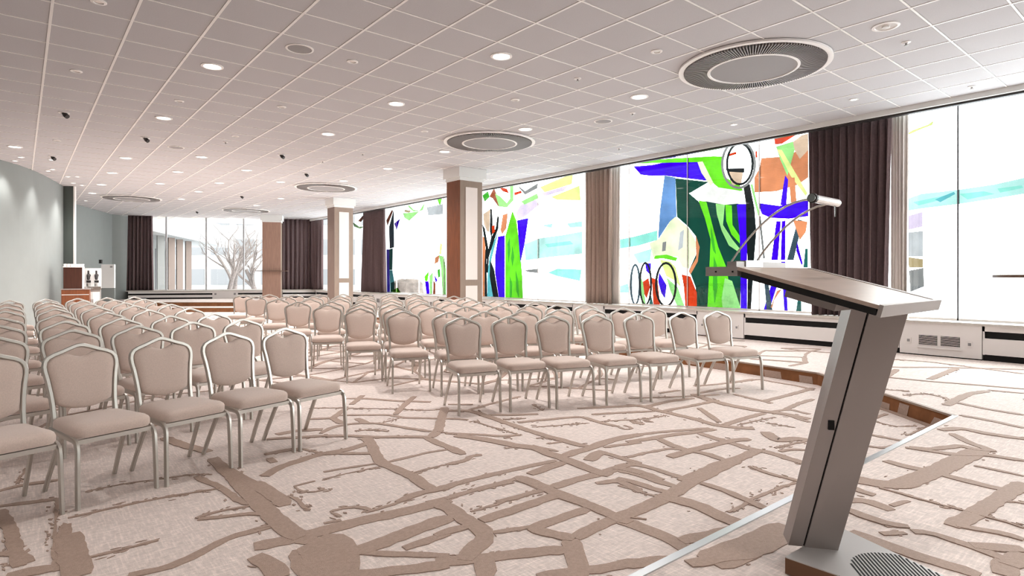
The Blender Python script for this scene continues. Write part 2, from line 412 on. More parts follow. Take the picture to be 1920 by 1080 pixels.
T(1560, 640, 4.908, LOW, ([(240, 575), (500, 635), (800, 745), (960, 800)], .07), ([(210, 780), (500, 670)], .04), ([(400, 740), (600, 790), (780, 780)], .03),
  ([(200, 830), (450, 880), (700, 930)], .05), ([(680, 870), (850, 800), (940, 790)], .05), ([(200, 940), (450, 990), (600, 960)], .04))
T(1560, 640, 4.908, UPP, ([(660, 500), (850, 480), (1050, 520), (1080, 560)], .05), ([(1050, 590), (1180, 520), (1280, 480), (1430, 460)], .08), ([(1440, 450), (1767, 480)], .06),
  ([(400, 390), (600, 260)], .07), ([(430, 440), (700, 460)], .05), ([(900, 350), (1000, 310), (1140, 250)], .08), ([(280, 310), (600, 340), (900, 370), (1300, 400), (1767, 440)], .06),
  ([(300, 220), (600, 240), (1000, 240), (1767, 260)], .07), ([(300, 150), (600, 170), (900, 190), (1767, 300)], .06), ([(1130, 560), (1400, 620), (1767, 680)], .06), ([(1180, 680), (1500, 740), (1767, 800)], .06),
  ([(1000, 820), (1200, 800), (1400, 850), (1767, 900)], .08), ([(720, 980), (900, 1000), (1200, 960), (1300, 1000), (1500, 1010)], .06), ([(1100, 850), (1250, 930), (1480, 1010)], .06))
T(1560, 840, 4.5, UPP, ([(130, 250), (330, 300), (560, 320), (900, 190), (1100, 90), (1250, 20)], .13), ([(450, 110), (650, 170), (850, 200), (1050, 260), (1250, 310), (1450, 360), (1620, 370)], .07),
  ([(620, 0), (800, 20), (1000, 60), (1300, 60), (1620, 110)], .06), ([(1200, 150), (1400, 190), (1620, 240)], .035), ([(400, 340), (600, 390), (750, 440), (900, 480), (1050, 520), (1180, 550)], .045),
  ([(1620, 300), (1450, 400), (1300, 500), (1150, 590), (1000, 660)], .09), ([(1250, 570), (1450, 620), (1620, 680)], .04), ([(1050, 660), (1200, 690), (1400, 710), (1620, 780)], .05),
  ([(1450, 440), (1620, 470)], .04), ([(100, 310), (250, 380), (360, 400)], .06), ([(100, 450), (250, 430), (400, 490), (500, 530)], .075), ([(500, 490), (650, 450)], .03),
  ([(80, 510), (250, 570), (450, 650), (650, 670)], .06), ([(680, 710), (850, 710), (1000, 780), (1200, 840), (1480, 950)], .055), ([(1180, 830), (1400, 850), (1620, 860)], .08),
  ([(420, 730), (620, 720)], .045), ([(150, 710), (400, 800), (600, 880), (850, 960), (1100, 1030), (1250, 1080)], .08), ([(1480, 950), (1450, 1080)], .09), ([(1620, 900), (1500, 1000)], .09))
T(0, 860, 2.6667, LOW, ([(-10, 165), (120, 130), (290, 110)], .05), ([(340, 300), (600, 240), (850, 190), (1100, 150)], .05), ([(-10, 240), (280, 205)], .05),
  ([(440, 165), (600, 130), (780, 105), (970, 80), (1060, 80)], .035), ([(980, 90), (1130, 160), (1200, 220), (1270, 230)], .05), ([(1060, 0), (1150, 80), (1250, 190), (1350, 290), (1430, 370), (1500, 400)], .09),
  ([(1110, 40), (1300, 150), (1430, 230)], .075), ([(980, 300), (1080, 265), (1250, 240)], .035), ([(990, 305), (1150, 290), (1300, 270), (1350, 310)], .04), ([(390, 510), (600, 460), (790, 410)], .045),
  ([(640, 587), (800, 560), (950, 500), (1130, 400), (1350, 340)], .055), ([(290, 200), (275, 330), (270, 510)], .04), ([(345, 380), (370, 520), (400, 590)], .12), ([(330, 330), (310, 450), (300, 560)], .06),
  ([(280, 550), (150, 565), (30, 590)], .08), ([(30, 380), (100, 540)], .05), ([(0, 260), (50, 350), (100, 540)], .06), ([(80, 130), (130, 50)], .03), ([(-10, 480), (60, 460), (150, 520)], .06))

def in_traced_view(x, y, z):
    d = x * FX + y * FY
    if d < .5: return True
    u = U0 + FPX * (x * RX + y * RY) / d; v = V0 + FPX * (HC - z) / d
    if z == LOW: return (u > 440 and v > 738 and u < 1600) or (u < 720 and v > 858) or (u > 1180 and v > 700 and u < 1560) or (u > 1560 and v > 730)
    return (u > 1540 and v > 665) or (1300 < u < 1540 and v > 980)
RH = .005
rnd = random.Random(11)
def ribbon(mb, pts, w, z):
    P = []
    for (a, b) in zip(pts[:-1], pts[1:]):
        n = max(1, int(math.dist(a, b) / .045))
        P += [(a[0] + (b[0] - a[0]) * k / n, a[1] + (b[1] - a[1]) * k / n) for k in range(n)]
    P.append(pts[-1])
    for _ in range(2):
        P = [P[0]] + [((P[i - 1][0] + 2 * P[i][0] + P[i + 1][0]) / 4, (P[i - 1][1] + 2 * P[i][1] + P[i + 1][1]) / 4) for i in range(1, len(P) - 1)] + [P[-1]]
    n = len(P)
    if n < 2: return
    hz = RH + rnd.uniform(-.0012, .0012)
    L = []; R = []
    for i, p in enumerate(P):
        a = P[max(i - 1, 0)]; b = P[min(i + 1, n - 1)]
        dx, dy = b[0] - a[0], b[1] - a[1]; l = math.hypot(dx, dy) or 1
        nx, ny = -dy / l, dx / l
        e = .75 if i in (0, n - 1) else 1
        wl = w * .5 * e + rnd.uniform(-.006, .006); wr = w * .5 * e + rnd.uniform(-.006, .006)
        L.append((p[0] + nx * wl, p[1] + ny * wl)); R.append((p[0] - nx * wr, p[1] - ny * wr))
    vsx = []
    for (l, r) in zip(L, R):
        vsx += [(l[0], l[1], z + .0005), (l[0], l[1], z + hz), (r[0], r[1], z + hz), (r[0], r[1], z + .0005)]
    F = []
    for i in range(n - 1):
        o = i * 4
        F += [(o, o + 4, o + 5, o + 1), (o + 1, o + 5, o + 6, o + 2), (o + 2, o + 6, o + 7, o + 3)]
    F += [(0, 1, 2, 3), ((n - 1) * 4 + 3, (n - 1) * 4 + 2, (n - 1) * 4 + 1, (n - 1) * 4)]
    mb.add(vsx, F)
band_low, band_up = MB(), MB()
def chips(mb, pts, w, z, dens=55):
    """torn crumbs of brown pile along a street"""
    for (a, b) in zip(pts[:-1], pts[1:]):
        L = math.dist(a, b)
        if L < .01: continue
        dx, dy = (b[0] - a[0]) / L, (b[1] - a[1]) / L
        for _ in range(int(L * dens)):
            t = rnd.uniform(0, L); o = rnd.gauss(0, w * .55); q = (a[0] + dx * t - dy * o, a[1] + dy * t + dx * o)
            l1, l2 = rnd.uniform(.008, .028), rnd.uniform(.004, .012); an = math.atan2(dy, dx) + rnd.uniform(-.5, .5); c, sn = math.cos(an), math.sin(an)
            zz = z + RH * rnd.uniform(.5, .9)
            P = [(q[0] + c * u_ * l1 - sn * v_ * l2, q[1] + sn * u_ * l1 + c * v_ * l2) for u_, v_ in ((-1, -.3), (0, -1), (1, .2), (.1, 1))]
            mb.add([(x, y, z + .0003) for x, y in P] + [(x, y, zz) for x, y in P], [(4, 5, 6, 7), (0, 1, 5, 4), (1, 2, 6, 5), (2, 3, 7, 6), (3, 0, 4, 7)])
for n_, (pts, w, z) in enumerate(traced):
    tb_ = band_low if z == LOW else band_up
    if .028 <= w <= .055 and n_ % 2 == 0:
        ribbon(tb_, pts, w * .45, z); chips(tb_, pts, w, z)
    else:
        ribbon(tb_, pts, w, z)
        if n_ % 3 == 0: chips(tb_, pts, w * .9, z, 22)
def point_in(poly, x, y):
    c = False; n = len(poly)
    for i in range(n):
        x0, y0 = poly[i]; x1, y1 = poly[(i + 1) % n]
        if (y0 > y) != (y1 > y) and x < (x1 - x0) * (y - y0) / (y1 - y0) + x0: c = not c
    return c
def streets(mb, x0, x1, y0, y1, z, inside, sx=.62, sy=.5, ang=.5):
    ca, sa = math.cos(ang), math.sin(ang)
    g = {}
    cx, cy = (x0 + x1) / 2, (y0 + y1) / 2; R = math.hypot(x1 - x0, y1 - y0) / 2
    N, Mr = int(R / sx) + 1, int(R / sy) + 1
    for i in range(-N, N + 1):
        for j in range(-Mr, Mr + 1):
            px = i * sx + rnd.uniform(-.2, .2) + .25 * math.sin(j * .7); py = j * sy + rnd.uniform(-.15, .15) + .25 * math.sin(i * .6)
            g[i, j] = (cx + px * ca - py * sa, cy + px * sa + py * ca)
    for (i, j), p in g.items():
        for di, dj, pr in ((1, 0, .75), (0, 1, .72), (1, 1, .08)):
            q = g.get((i + di, j + dj))
            if not q or rnd.random() > pr: continue
            m = ((p[0] + q[0]) / 2 + rnd.uniform(-.04, .04), (p[1] + q[1]) / 2 + rnd.uniform(-.04, .04))
            ok = all(x0 < a[0] < x1 and y0 < a[1] < y1 and inside(*a) and not in_traced_view(a[0], a[1], z) for a in (p, m, q))
            if ok: ribbon(mb, [p, m, q], rnd.choice((.04, .05, .065, .09)), z)
plat_rev = plat_poly
streets(band_low, -1.5, 7.7, 3.0, 21.3, LOW, lambda x, y: not point_in(plat_rev, x, y) and not point_in(plat_rev, x + .05, y))
streets(band_up, -3, 10.25, -3, 20.0, UPP, lambda x, y: point_in(plat_rev, x, y) and point_in(plat_rev, x - .06, y))
band_low.build('carpet_pattern', MT['band'], fl, kind='stuff')
band_up.build('carpet_pattern', MT['band'], pf, kind='stuff')

# ================================================================== WALLS
def wall_path(path, z0, z1, th, name, m, label, side=1):
    n = len(path); off = []
    for i, p in enumerate(path):
        a = path[max(i - 1, 0)]; b = path[min(i + 1, n - 1)]
        dx, dy = b[0] - a[0], b[1] - a[1]; l = math.hypot(dx, dy)
        off.append((p[0] - dy / l * th * side, p[1] + dx / l * th * side))
    rings = [[(p[0], p[1], z0), (q[0], q[1], z0), (q[0], q[1], z1), (p[0], p[1], z1)] for p, q in zip(path, off)]
    o = MB().loft(rings).build(name, m)
    return tag(o, label, kind='structure')
ctrl = [(-10.5, -6), (-9.8, -1), (-8.4, 4), (-6.2, 9), (-3.6, 13), (-1.35, 15.8), (-.31, 17.2), (.21, 18.3), (.56, 19.5), (.97, 21.2)]
def spline(P, k=6):
    out = []
    for i in range(len(P) - 1):
        p0, p1, p2, p3 = P[max(i - 1, 0)], P[i], P[i + 1], P[min(i + 2, len(P) - 1)]
        for j in range(k):
            t = j / k
            out.append(tuple(.5 * (2 * b + (c - a) * t + (2 * a - 5 * b + 4 * c - d) * t * t + (-a + 3 * b - 3 * c + d) * t ** 3) for a, b, c, d in zip(p0, p1, p2, p3)))
    return out + [P[-1]]
wl = wall_path(spline(ctrl), 0, CEIL + .02, .25, 'wall_left', MT['wall'], 'curved grey-green wall washed by ceiling spots')
MB().box(-.012, .30, -.05, .0, 0, CEIL, Matrix.Translation((.955, 21.21, 0)) @ rot(math.atan2(-.15, .23))).build('end_panel', MT['walldark'], wl)
MB().box(.0, .035, -.055, .02, 0, CEIL, Matrix.Translation((1.205, 21.04, 0)) @ rot(math.atan2(-.15, .23))).build('edge_strip', MT['white'], wl)
wall_path([(1.12, 21.3), (1.3, 24.5), (1.5, 26.1), (2.1, 27.7), (2.97, 29.75)], 0, CEIL + .02, .25, 'wall_alcove', MT['wall'], 'pale grey-green alcove wall behind the coffee station')
wall_path([(2.97, 29.75), (3.62, 30.15)], 0, CEIL + .02, .25, 'wall_end', MT['wall'], 'grey pilaster between alcove and end window')
wall_path([(11, -6), (-10.5, -6)], 0, CEIL + .02, .25, 'wall_rear', MT['wall'], 'grey-green wall behind the lectern', side=1)

# ================================================================== CEILING
GX0, GY0, GP = .234, 1.953, .6235
ceil = MB().prism([(-12, -6.2), (10.2, -6.2), (10.2, 31.5), (-12, 31.5)], CEIL + .012, CEIL + .16).build('ceiling', MT['plaster'])
tag(ceil, 'suspended ceiling of square pale acoustic tiles in a white grid', kind='structure')
top = MB().prism([(10.1, -6.2), (11.2, -6.2), (11.2, 31.5), (10.1, 31.5)], CEIL + .165, CEIL + .3).build('ceiling', MT['plaster'])
tag(top, 'plaster soffit over the curtain recess', kind='structure')
fas = MB().box(10.18, 10.24, -6, 28, CEIL - .075, CEIL + .17).build('trim_1', MT['plaster']); tag(fas, 'white fascia edging the ceiling along the windows', kind='structure')
trk = MB().box(10.24, 10.32, -6, 25.4, CEIL - .105, CEIL - .02).build('curtain_track', MT['dark'])
tag(trk, 'long dark curtain track under the ceiling edge along windows', 'curtain track')
def wall_x(y):     # left limit of the room at y
    pts = ctrl + [(1.3, 24.5), (1.5, 26.1), (2.97, 29.75), (3.62, 30.15), (10.7, 26.9)]
    for (xa, ya), (xb, yb) in zip(ctrl[:-1] + [(.97, 21.2), (1.5, 26.1)], ctrl[1:] + [(1.5, 26.1), (3.0, 29.8)]):
        if ya <= y <= yb: return xa + (xb - xa) * (y - ya) / (yb - ya)
    return 3.0
def end_ok(x, y): return y < 30.2 - (x - 3.6) * (3.3 / 7.15) if x > 3.6 else y < 30.2
tile_me = None
tiles = []
for i in range(-20, 17):
    for j in range(-8, 46):
        x = GX0 + (i + .5) * GP; y = GY0 + (j + .5) * GP
        if x > 10.0 or not end_ok(x, y) or x < wall_x(y) - .3: continue
        d = x * FX + y * FY; l = x * RX + y * RY
        if d < .6: continue
        u = U0 + FPX * l / d; v = V0 - FPX * (CEIL - HC) / d
        if u < -150 or u > 2070 or v < -190: continue
        tiles.append((d, x, y))
tiles.sort()
h = GP / 2 - .012
tb = MB().loft([[(-h, -h, .012), (h, -h, .012), (h, h, .012), (-h, h, .012)], [(-h, -h, .003), (h, -h, .003), (h, h, .003), (-h, h, .003)],
                [(-h + .006, -h + .006, 0), (h - .006, -h + .006, 0), (h - .006, h - .006, 0), (-h + .006, h - .006, 0)]])
big = [t for t in tiles][:300]
for k, (d, x, y) in enumerate(big):
    if tile_me is None:
        o = tb.build('tile', MT['tile'], ceil); tile_me = o.data
    else:
        o = bpy.data.objects.new('tile', tile_me); COL.objects.link(o); o.parent = ceil
    o.location = (x, y, CEIL)
rest = MB()
for d, x, y in tiles[300:]:
    rest.add([(a + x, b + y, c + CEIL) for a, b, c in tb.v], tb.f)
rest.build('tile_field', MT['tile'], ceil, kind='stuff')
bx = None
for i in range(-20, 18):
    x = GX0 + i * GP
    if x > 10.15: continue
    if bx is None:
        o = MB().box(-.0125, .0125, -6, 31, -.004, .012).build('grid_rail', MT['grid'], ceil); bx = o.data
    else:
        o = bpy.data.objects.new('grid_rail', bx); COL.objects.link(o); o.parent = ceil
    o.location = (x, 0, CEIL)
by = None
for j in range(-8, 47):
    y = GY0 + j * GP
    if by is None:
        o = MB().box(-11.5, 10.18, -.009, .009, -.0025, .012).build('cross_rail', MT['grid'], ceil); by = o.data
    else:
        o = bpy.data.objects.new('cross_rail', by); COL.objects.link(o); o.parent = ceil
    o.location = (0, y, CEIL)

# ================================================================== WINDOWS
pal = dict(blue=(66, 0, 250), lime=(120, 245, 40), pale=(176, 250, 150), dgreen=(14, 76, 62), teal=(40, 110, 104), red=(240, 66, 20), orange=(236, 150, 104),
           black=(24, 32, 34), lblue=(112, 160, 222), cream=(240, 246, 206), white=(246, 244, 240), slate=(70, 92, 104), aqua=(150, 232, 218), paqua=(190, 240, 234),
           cyan=(110, 205, 215), grey=(150, 150, 150), peach=(238, 206, 178), lav=(222, 206, 232), rust=(170, 90, 60), purple=(84, 70, 240), yel=(232, 246, 150), green=(70, 190, 50),
           lgrey=(205, 208, 212), brown=(190, 170, 130))
GK = 1 / (SKY * 2 ** vs.exposure) * 1.15
GM = {k: glass_mat('art_glass_' + k, v, GK * (1.25 if k in ('aqua', 'paqua', 'cream', 'white', 'lav', 'yel') else 1)) for k, v in pal.items()}
def ring(cx, cy, rx, ry, w, a0, a1, n=14):
    o = [(cx + rx * math.cos(a0 + (a1 - a0) * k / n), cy + ry * math.sin(a0 + (a1 - a0) * k / n)) for k in range(n + 1)]
    q = [(cx + (rx - w) * math.cos(a0 + (a1 - a0) * k / n), cy + (ry - w) * math.sin(a0 + (a1 - a0) * k / n)) for k in range(n, -1, -1)]
    return o + q
def loop(cx, cy, rx, ry, w, c): return [(c, ring(cx, cy, rx, ry, w, 0, PI, 12)), (c, ring(cx, cy, rx, ry, w, PI, 2 * PI, 12))]
art1 = [('blue', [(200, 240), (240, 285), (300, 292), (370, 290), (600, 318), (585, 250), (550, 215), (380, 215), (300, 232)]),
 ('purple', [(310, 192), (380, 176), (430, 176), (432, 190), (320, 205)]), ('lime', [(205, 212), (420, 196), (640, 184), (684, 186), (682, 206), (560, 216), (400, 219), (230, 224)]),
 ('lblue', [(370, 290), (430, 300), (436, 520), (400, 540), (335, 640), (345, 480)]),
 ('dgreen', [(430, 305), (612, 325), (505, 388), (555, 430), (600, 500), (620, 620), (612, 780), (602, 1022), (545, 1022), (540, 900), (505, 805), (556, 690), (540, 620), (500, 570), (438, 515)]),
 ('dgreen', [(556, 428), (800, 446), (792, 600), (784, 1032), (596, 1022), (612, 780), (620, 620), (598, 500)]),
 ('lime', [(555, 425), (600, 435), (632, 560), (664, 680), (712, 800), (742, 1032), (604, 1024), (616, 780), (622, 640), (590, 520)]),
 ('green', [(622, 560), (640, 640), (652, 720), (636, 700), (624, 640)]), ('green', [(640, 730), (656, 780), (660, 900), (644, 1000), (634, 880)]),
 ('pale', [(650, 443), (700, 449), (690, 560), (742, 640), (782, 690), (782, 712), (722, 672), (682, 590), (656, 500)]),
 ('lime', [(702, 449), (738, 453), (742, 560), (782, 620), (782, 662), (736, 612), (708, 540)]),
 ('pale', [(700, 850), (740, 866), (792, 1032), (690, 1030), (682, 960)]),
 ('cream', [(550, 216), (580, 212), (640, 330), (620, 345), (572, 275)]), ('lime', [(578, 212), (682, 206), (702, 300), (780, 340), (800, 372), (700, 388), (640, 335)]),
 ('white', [(502, 386), (610, 346), (780, 372), (812, 440), (700, 450), (570, 426)]),
 ('black', [(800, 342), (836, 336), (862, 470), (872, 600), (862, 720), (842, 1034), (822, 1034), (826, 800), (817, 600), (816, 450)]),
 ('blue', [(765, 448), (816, 445), (817, 600), (822, 700), (822, 1034), (786, 1032), (786, 700), (776, 560)]),
 ('orange', [(900, 195), (1040, 185), (1156, 118), (1156, 300), (1100, 340), (980, 376), (862, 382), (862, 300), (890, 250)]),
 ('peach', [(1060, 115), (1120, 70), (1156, 60), (1156, 150), (1110, 200)]),
 ('red', [(970, 86), (1080, 54), (1112, 54), (1012, 116), (974, 120)]), ('pale', [(980, 132), (1072, 104), (1082, 150), (1042, 292), (1002, 200)]),
 ('yel', [(984, 146), (1012, 150), (1152, 386), (1142, 402), (1060, 292)]), ('orange', [(1050, 302), (1082, 300), (1092, 432), (1062, 442)]),
 ('blue', [(1030, 290), (1046, 312), (1036, 452), (1004, 452), (1016, 370)]),
 ('blue', [(882, 440), (1000, 456), (1156, 414), (1156, 512), (1050, 526), (950, 521), (902, 500)]),
 ('peach', [(710, 262), (802, 256), (790, 332), (742, 346)]), ('black', [(702, 252), (806, 250), (806, 274), (716, 268)]), ('red', [(722, 172), (762, 160), (764, 172), (724, 184)]),
 ('red', [(868, 158), (876, 156), (878, 190), (868, 192)]),
 ('pale', [(840, 340), (852, 336), (892, 505), (882, 512)]),
 ('blue', [(982, 540), (1006, 540), (990, 752), (954, 752)]), ('blue', [(1012, 540), (1032, 536), (1030, 752), (1006, 752)]), ('blue', [(908, 1036), (952, 892), (988, 886), (940, 1036)]),
 ('blue', [(1008, 760), (1030, 760), (1045, 1042), (1026, 1042)]), ('slate', [(1100, 530), (1126, 536), (1076, 752), (1040, 752)]), ('slate', [(905, 752), (940, 890), (962, 1036), (930, 1036)]),
 ('orange', [(1072, 532), (1152, 542), (1142, 600), (1110, 642), (1096, 600)]), ('orange', [(950, 1012), (985, 920), (1012, 910), (970, 970), (960, 1012)]),
 ('teal', [(1100, 958), (1116, 958), (1120, 1042), (1088, 1042)]), ('grey', [(885, 512), (896, 512), (920, 742), (909, 742)]), ('blue', [(1095, 650), (1126, 770), (1120, 782), (1090, 700)]),
 ('teal', [(1140, 690), (1154, 690), (1154, 792), (1130, 792)]),
 ('cream', [(340, 636), (400, 540), (430, 515), (500, 575), (542, 650), (542, 720), (502, 800), (470, 790), (440, 730), (310, 740), (288, 660)]),
 ('lgrey', [(456, 600), (476, 586), (470, 682), (444, 700)]), ('grey', [(360, 655), (380, 650), (376, 700), (356, 705)]), ('orange', [(541, 615), (562, 680), (552, 760), (512, 832), (502, 812), (543, 740)]),
 ('lime', [(320, 728), (380, 722), (442, 740), (432, 757), (360, 742), (310, 747)]), ('yel', [(345, 750), (400, 760), (430, 790), (460, 900), (420, 860), (380, 840)]),
 ('red', [(464, 830), (512, 842), (547, 930), (547, 1023), (485, 1023), (476, 900)]),
 ('red', [(252, 870), (282, 850), (292, 900), (272, 962), (256, 932)]), ('red', [(300, 848), (332, 860), (347, 1008), (310, 1008)]), ('blue', [(340, 818), (382, 890), (372, 962), (352, 932), (336, 872)]),
 ('blue', [(264, 770), (297, 770), (292, 832), (270, 812)]), ('pale', [(232, 826), (252, 872), (268, 1002), (246, 1002)]), ('pale', [(380, 846), (442, 900), (482, 1012), (446, 1017), (402, 922)]),
 ('teal', [(295, 940), (312, 1006), (284, 1006)]), ('aqua', [(120, 690), (120, 640), (200, 625), (330, 590), (330, 642), (230, 672)]), ('paqua', [(110, 900), (170, 880), (180, 930), (120, 930)]),
 ('paqua', [(200, 720), (300, 690), (290, 760), (230, 770)])]
art1 += loop(775, 228, 96, 136, 13, 'grey') + loop(782, 226, 76, 118, 12, 'black') + loop(210, 886, 30, 114, 12, 'slate') + loop(266, 882, 36, 120, 11, 'black') + loop(378, 886, 60, 124, 12, 'black')
art2 = [('orange', [(85, 550), (105, 560), (105, 945), (85, 945)]), ('peach', [(90, 410), (135, 380), (130, 520), (115, 520), (95, 470)]),
 ('cyan', [(150, 600), (175, 540), (186, 520), (142, 700), (132, 800), (156, 945), (115, 945), (118, 780), (130, 680)]), ('black', [(82, 470), (100, 500), (126, 640), (112, 700), (116, 945), (100, 945), (100, 720), (106, 620)]),
 ('black', [(180, 420), (190, 430), (186, 500), (152, 600), (127, 680), (120, 780), (110, 780), (115, 670), (140, 560), (170, 500)]), ('black', [(135, 375), (146, 380), (152, 520), (142, 560), (133, 520)]),
 ('black', [(135, 700), (160, 760), (190, 945), (155, 945), (131, 800)]), ('red', [(145, 485), (162, 480), (166, 520), (148, 537)]),
 ('blue', [(185, 552), (226, 545), (226, 945), (190, 945), (165, 780), (165, 680)]), ('lime', [(230, 552), (275, 390), (300, 450), (322, 620), (337, 800), (342, 947), (230, 945)]),
 ('green', [(275, 610), (287, 680), (275, 742), (267, 690)]), ('green', [(243, 600), (258, 560), (262, 640), (250, 720)]), ('green', [(295, 760), (312, 830), (318, 940), (300, 900)]), ('green', [(258, 800), (275, 850), (270, 945), (258, 945)]),
 ('blue', [(305, 450), (376, 435), (352, 600), (326, 717), (315, 580)]), ('orange', [(215, 415), (246, 405), (236, 500), (210, 537), (200, 510)]),
 ('green', [(85, 292), (120, 265), (131, 300), (100, 332)]), ('red', [(185, 235), (240, 250), (252, 277), (215, 266)]), ('red', [(285, 275), (330, 262), (335, 275), (290, 292)]), ('rust', [(130, 300), (160, 240), (165, 260), (200, 355), (185, 360), (150, 310)]),
 ('pale', [(165, 280), (200, 300), (240, 340), (262, 310), (258, 215), (282, 215), (282, 322), (240, 367), (190, 362)]), ('grey', [(300, 222), (355, 265), (436, 215), (432, 247), (355, 287)]),
 ('lav', [(300, 402), (330, 350), (420, 320), (442, 350), (370, 412), (310, 447)]), ('pale', [(330, 330), (430, 280), (440, 310), (350, 350)]), ('yel', [(450, 240), (660, 150), (650, 220), (480, 272)]), ('yel', [(520, 302), (700, 230), (706, 322), (560, 320)]),
 ('lav', [(460, 280), (630, 228), (600, 262), (480, 295)]),
 ('paqua', [(350, 602), (450, 562), (600, 542), (716, 520), (716, 660), (500, 682), (360, 702)]), ('aqua', [(480, 600), (640, 580), (660, 600), (500, 620)]), ('paqua', [(460, 482), (530, 470), (522, 497)]), ('paqua', [(620, 470), (715, 455), (715, 490), (640, 495)]),
 ('aqua', [(500, 780), (560, 755), (712, 760), (702, 832), (560, 802)]), ('grey', [(350, 765), (436, 755), (436, 782), (372, 775)])]
art3 = [('purple', [(402, 600), (425, 600), (432, 975), (405, 975)]), ('slate', [(425, 400), (465, 250), (467, 580), (430, 592), (425, 450)]), ('rust', [(400, 345), (450, 250), (458, 265), (410, 390)]),
 ('teal', [(425, 600), (456, 590), (452, 780), (427, 780)]), ('cyan', [(428, 782), (452, 782), (472, 900), (470, 975), (434, 975)]), ('blue', [(470, 372), (520, 330), (490, 427)]),
 ('lime', [(440, 965), (500, 935), (526, 978), (470, 980)]), ('pale', [(545, 282), (690, 266), (602, 347), (560, 322)]), ('pale', [(590, 200), (640, 250), (690, 262), (742, 180), (722, 252), (692, 264), (640, 268), (596, 230)]),
 ('brown', [(560, 250), (620, 260), (600, 277), (558, 270)]), ('lime', [(845, 152), (892, 140), (872, 222), (860, 190)]), ('lgrey', [(755, 230), (900, 200), (900, 290), (770, 300)]),
 ('slate', [(375, 900), (400, 880), (400, 975), (370, 975)]),
 ('lime', [(735, 840), (775, 790), (762, 880), (742, 880)]), ('orange', [(830, 672), (872, 645), (856, 712), (824, 727)]), ('blue', [(740, 882), (772, 880), (782, 1000), (755, 1000)]),
 ('pale', [(780, 832), (810, 800), (802, 1000), (784, 1000)]), ('rust', [(815, 870), (832, 900), (832, 1000), (810, 1000)]), ('pale', [(862, 650), (906, 662), (927, 780), (927, 1000), (895, 1000), (882, 760)]),
 ('yel', [(875, 540), (892, 560), (882, 642), (866, 640)]), ('blue', [(820, 820), (850, 870), (835, 895)]), ('green', [(850, 780), (872, 770), (874, 840), (856, 850)]),
 ('pale', [(105, 362), (160, 400), (206, 400), (166, 417), (115, 397)]), ('rust', [(150, 350), (205, 290), (206, 322), (175, 357)])]
art4 = [('yel', [(265, 205), (300, 185), (355, 165), (376, 150), (370, 166), (330, 181), (290, 199)]),
 ('paqua', [(275, 440), (330, 420), (465, 405), (600, 385), (720, 358), (720, 417), (600, 437), (465, 457), (340, 472), (275, 482)]),
 ('aqua', [(300, 450), (420, 425), (440, 432), (320, 462)]), ('aqua', [(470, 420), (560, 410), (600, 420), (500, 440)]), ('aqua', [(610, 400), (700, 388), (705, 398), (620, 415)]), ('cyan', [(380, 440), (450, 412), (455, 420), (400, 450)]),
 ('lav', [(278, 502), (334, 486), (334, 540), (280, 552)]), ('lgrey', [(280, 562), (336, 556), (336, 650), (280, 650)]), ('brown', [(280, 652), (336, 660), (336, 690), (285, 690)]), ('grey', [(285, 702), (338, 692), (340, 760), (290, 780)])]
def art_shapes(art, ox, oy, s):
    return [(c, [on_x(ox + x / s, oy + y / s, GLASS_X - .01) for x, y in p]) for c, p in art]
def art_pieces(shapes, parent):
    """overlapping outlines are cut against each other so that every piece of glass lies side by side"""
    verts = []; faces = []
    for c, p in shapes:
        if sum(p[i][0] * p[(i + 1) % len(p)][1] - p[(i + 1) % len(p)][0] * p[i][1] for i in range(len(p))) < 0: p = p[::-1]
        faces.append(list(range(len(verts), len(verts) + len(p)))); verts += [Vector((a, b)) for a, b in p]
    V, Eg, Fc, ov, oe, of = delaunay_2d_cdt(verts, [], faces, 1, 1e-5, True)
    by = {}
    for f, o in zip(Fc, of):
        if o: by.setdefault(max(o), []).append(f)
    for k, fs in by.items():
        mb = MB(); x0, x1 = GLASS_X - .026, GLASS_X - .012
        cnt = {}
        for f in fs:
            for i in range(len(f)):
                e = (f[i], f[(i + 1) % len(f)]); cnt[tuple(sorted(e))] = cnt.get(tuple(sorted(e)), 0) + 1
        ids = sorted({i for f in fs for i in f}); mp = {v: n for n, v in enumerate(ids)}; n = len(ids)
        vv = [(x0, V[i].x, V[i].y) for i in ids]
        # single flat sheet of glass; its sawn edges are added as rim faces
        mb.add(vv, [tuple(mp[i] for i in f) for f in fs])
        mb.build('glass_piece', GM[shapes[k][0]], parent)
def window_unit(name, ya, yb, label, mull, art=None):
    w = empty(name, (0, 0, 0), kind='structure'); w['label'] = label
    mb = MB()
    mb.box(GLASS_X - .03, GLASS_X + .03, ya, yb, SILL - .02, SILL + .03); mb.box(GLASS_X - .03, GLASS_X + .03, ya, yb, CEIL + .1, CEIL + .16)
    mb.build('window_frame', MT['white'], w)
    ys = [ya] + sorted(mull) + [yb]
    for a, b in zip(ys[:-1], ys[1:]):
        MB().add([(GLASS_X, a, SILL), (GLASS_X, b, SILL), (GLASS_X, b, CEIL + .1), (GLASS_X, a, CEIL + .1)], [(0, 1, 2, 3)]).build('pane', MT['glass'], w)
    for m in mull:
        MB().box(GLASS_X - .03, GLASS_X + .015, m - .009, m + .009, SILL, CEIL + .1).build('mullion', MT['dkm'] if name == 'window_4' else MT['white'], w)
    if art: art_pieces(art, w)
    return w
MT['lgreyf'] = mat('mullion_grey', (196, 196, 198), .5); MT['dkm'] = mat('mullion_dark', (90, 88, 92), .5)
YW = lambda u: y_at(u, GLASS_X)
window_unit('window_4', -6, YW(1680), 'wide clear window with a turquoise band, next to the dark curtain', [YW(1797), -.6, -3.2], art_shapes(art4, 1560, 150, 1.9636))
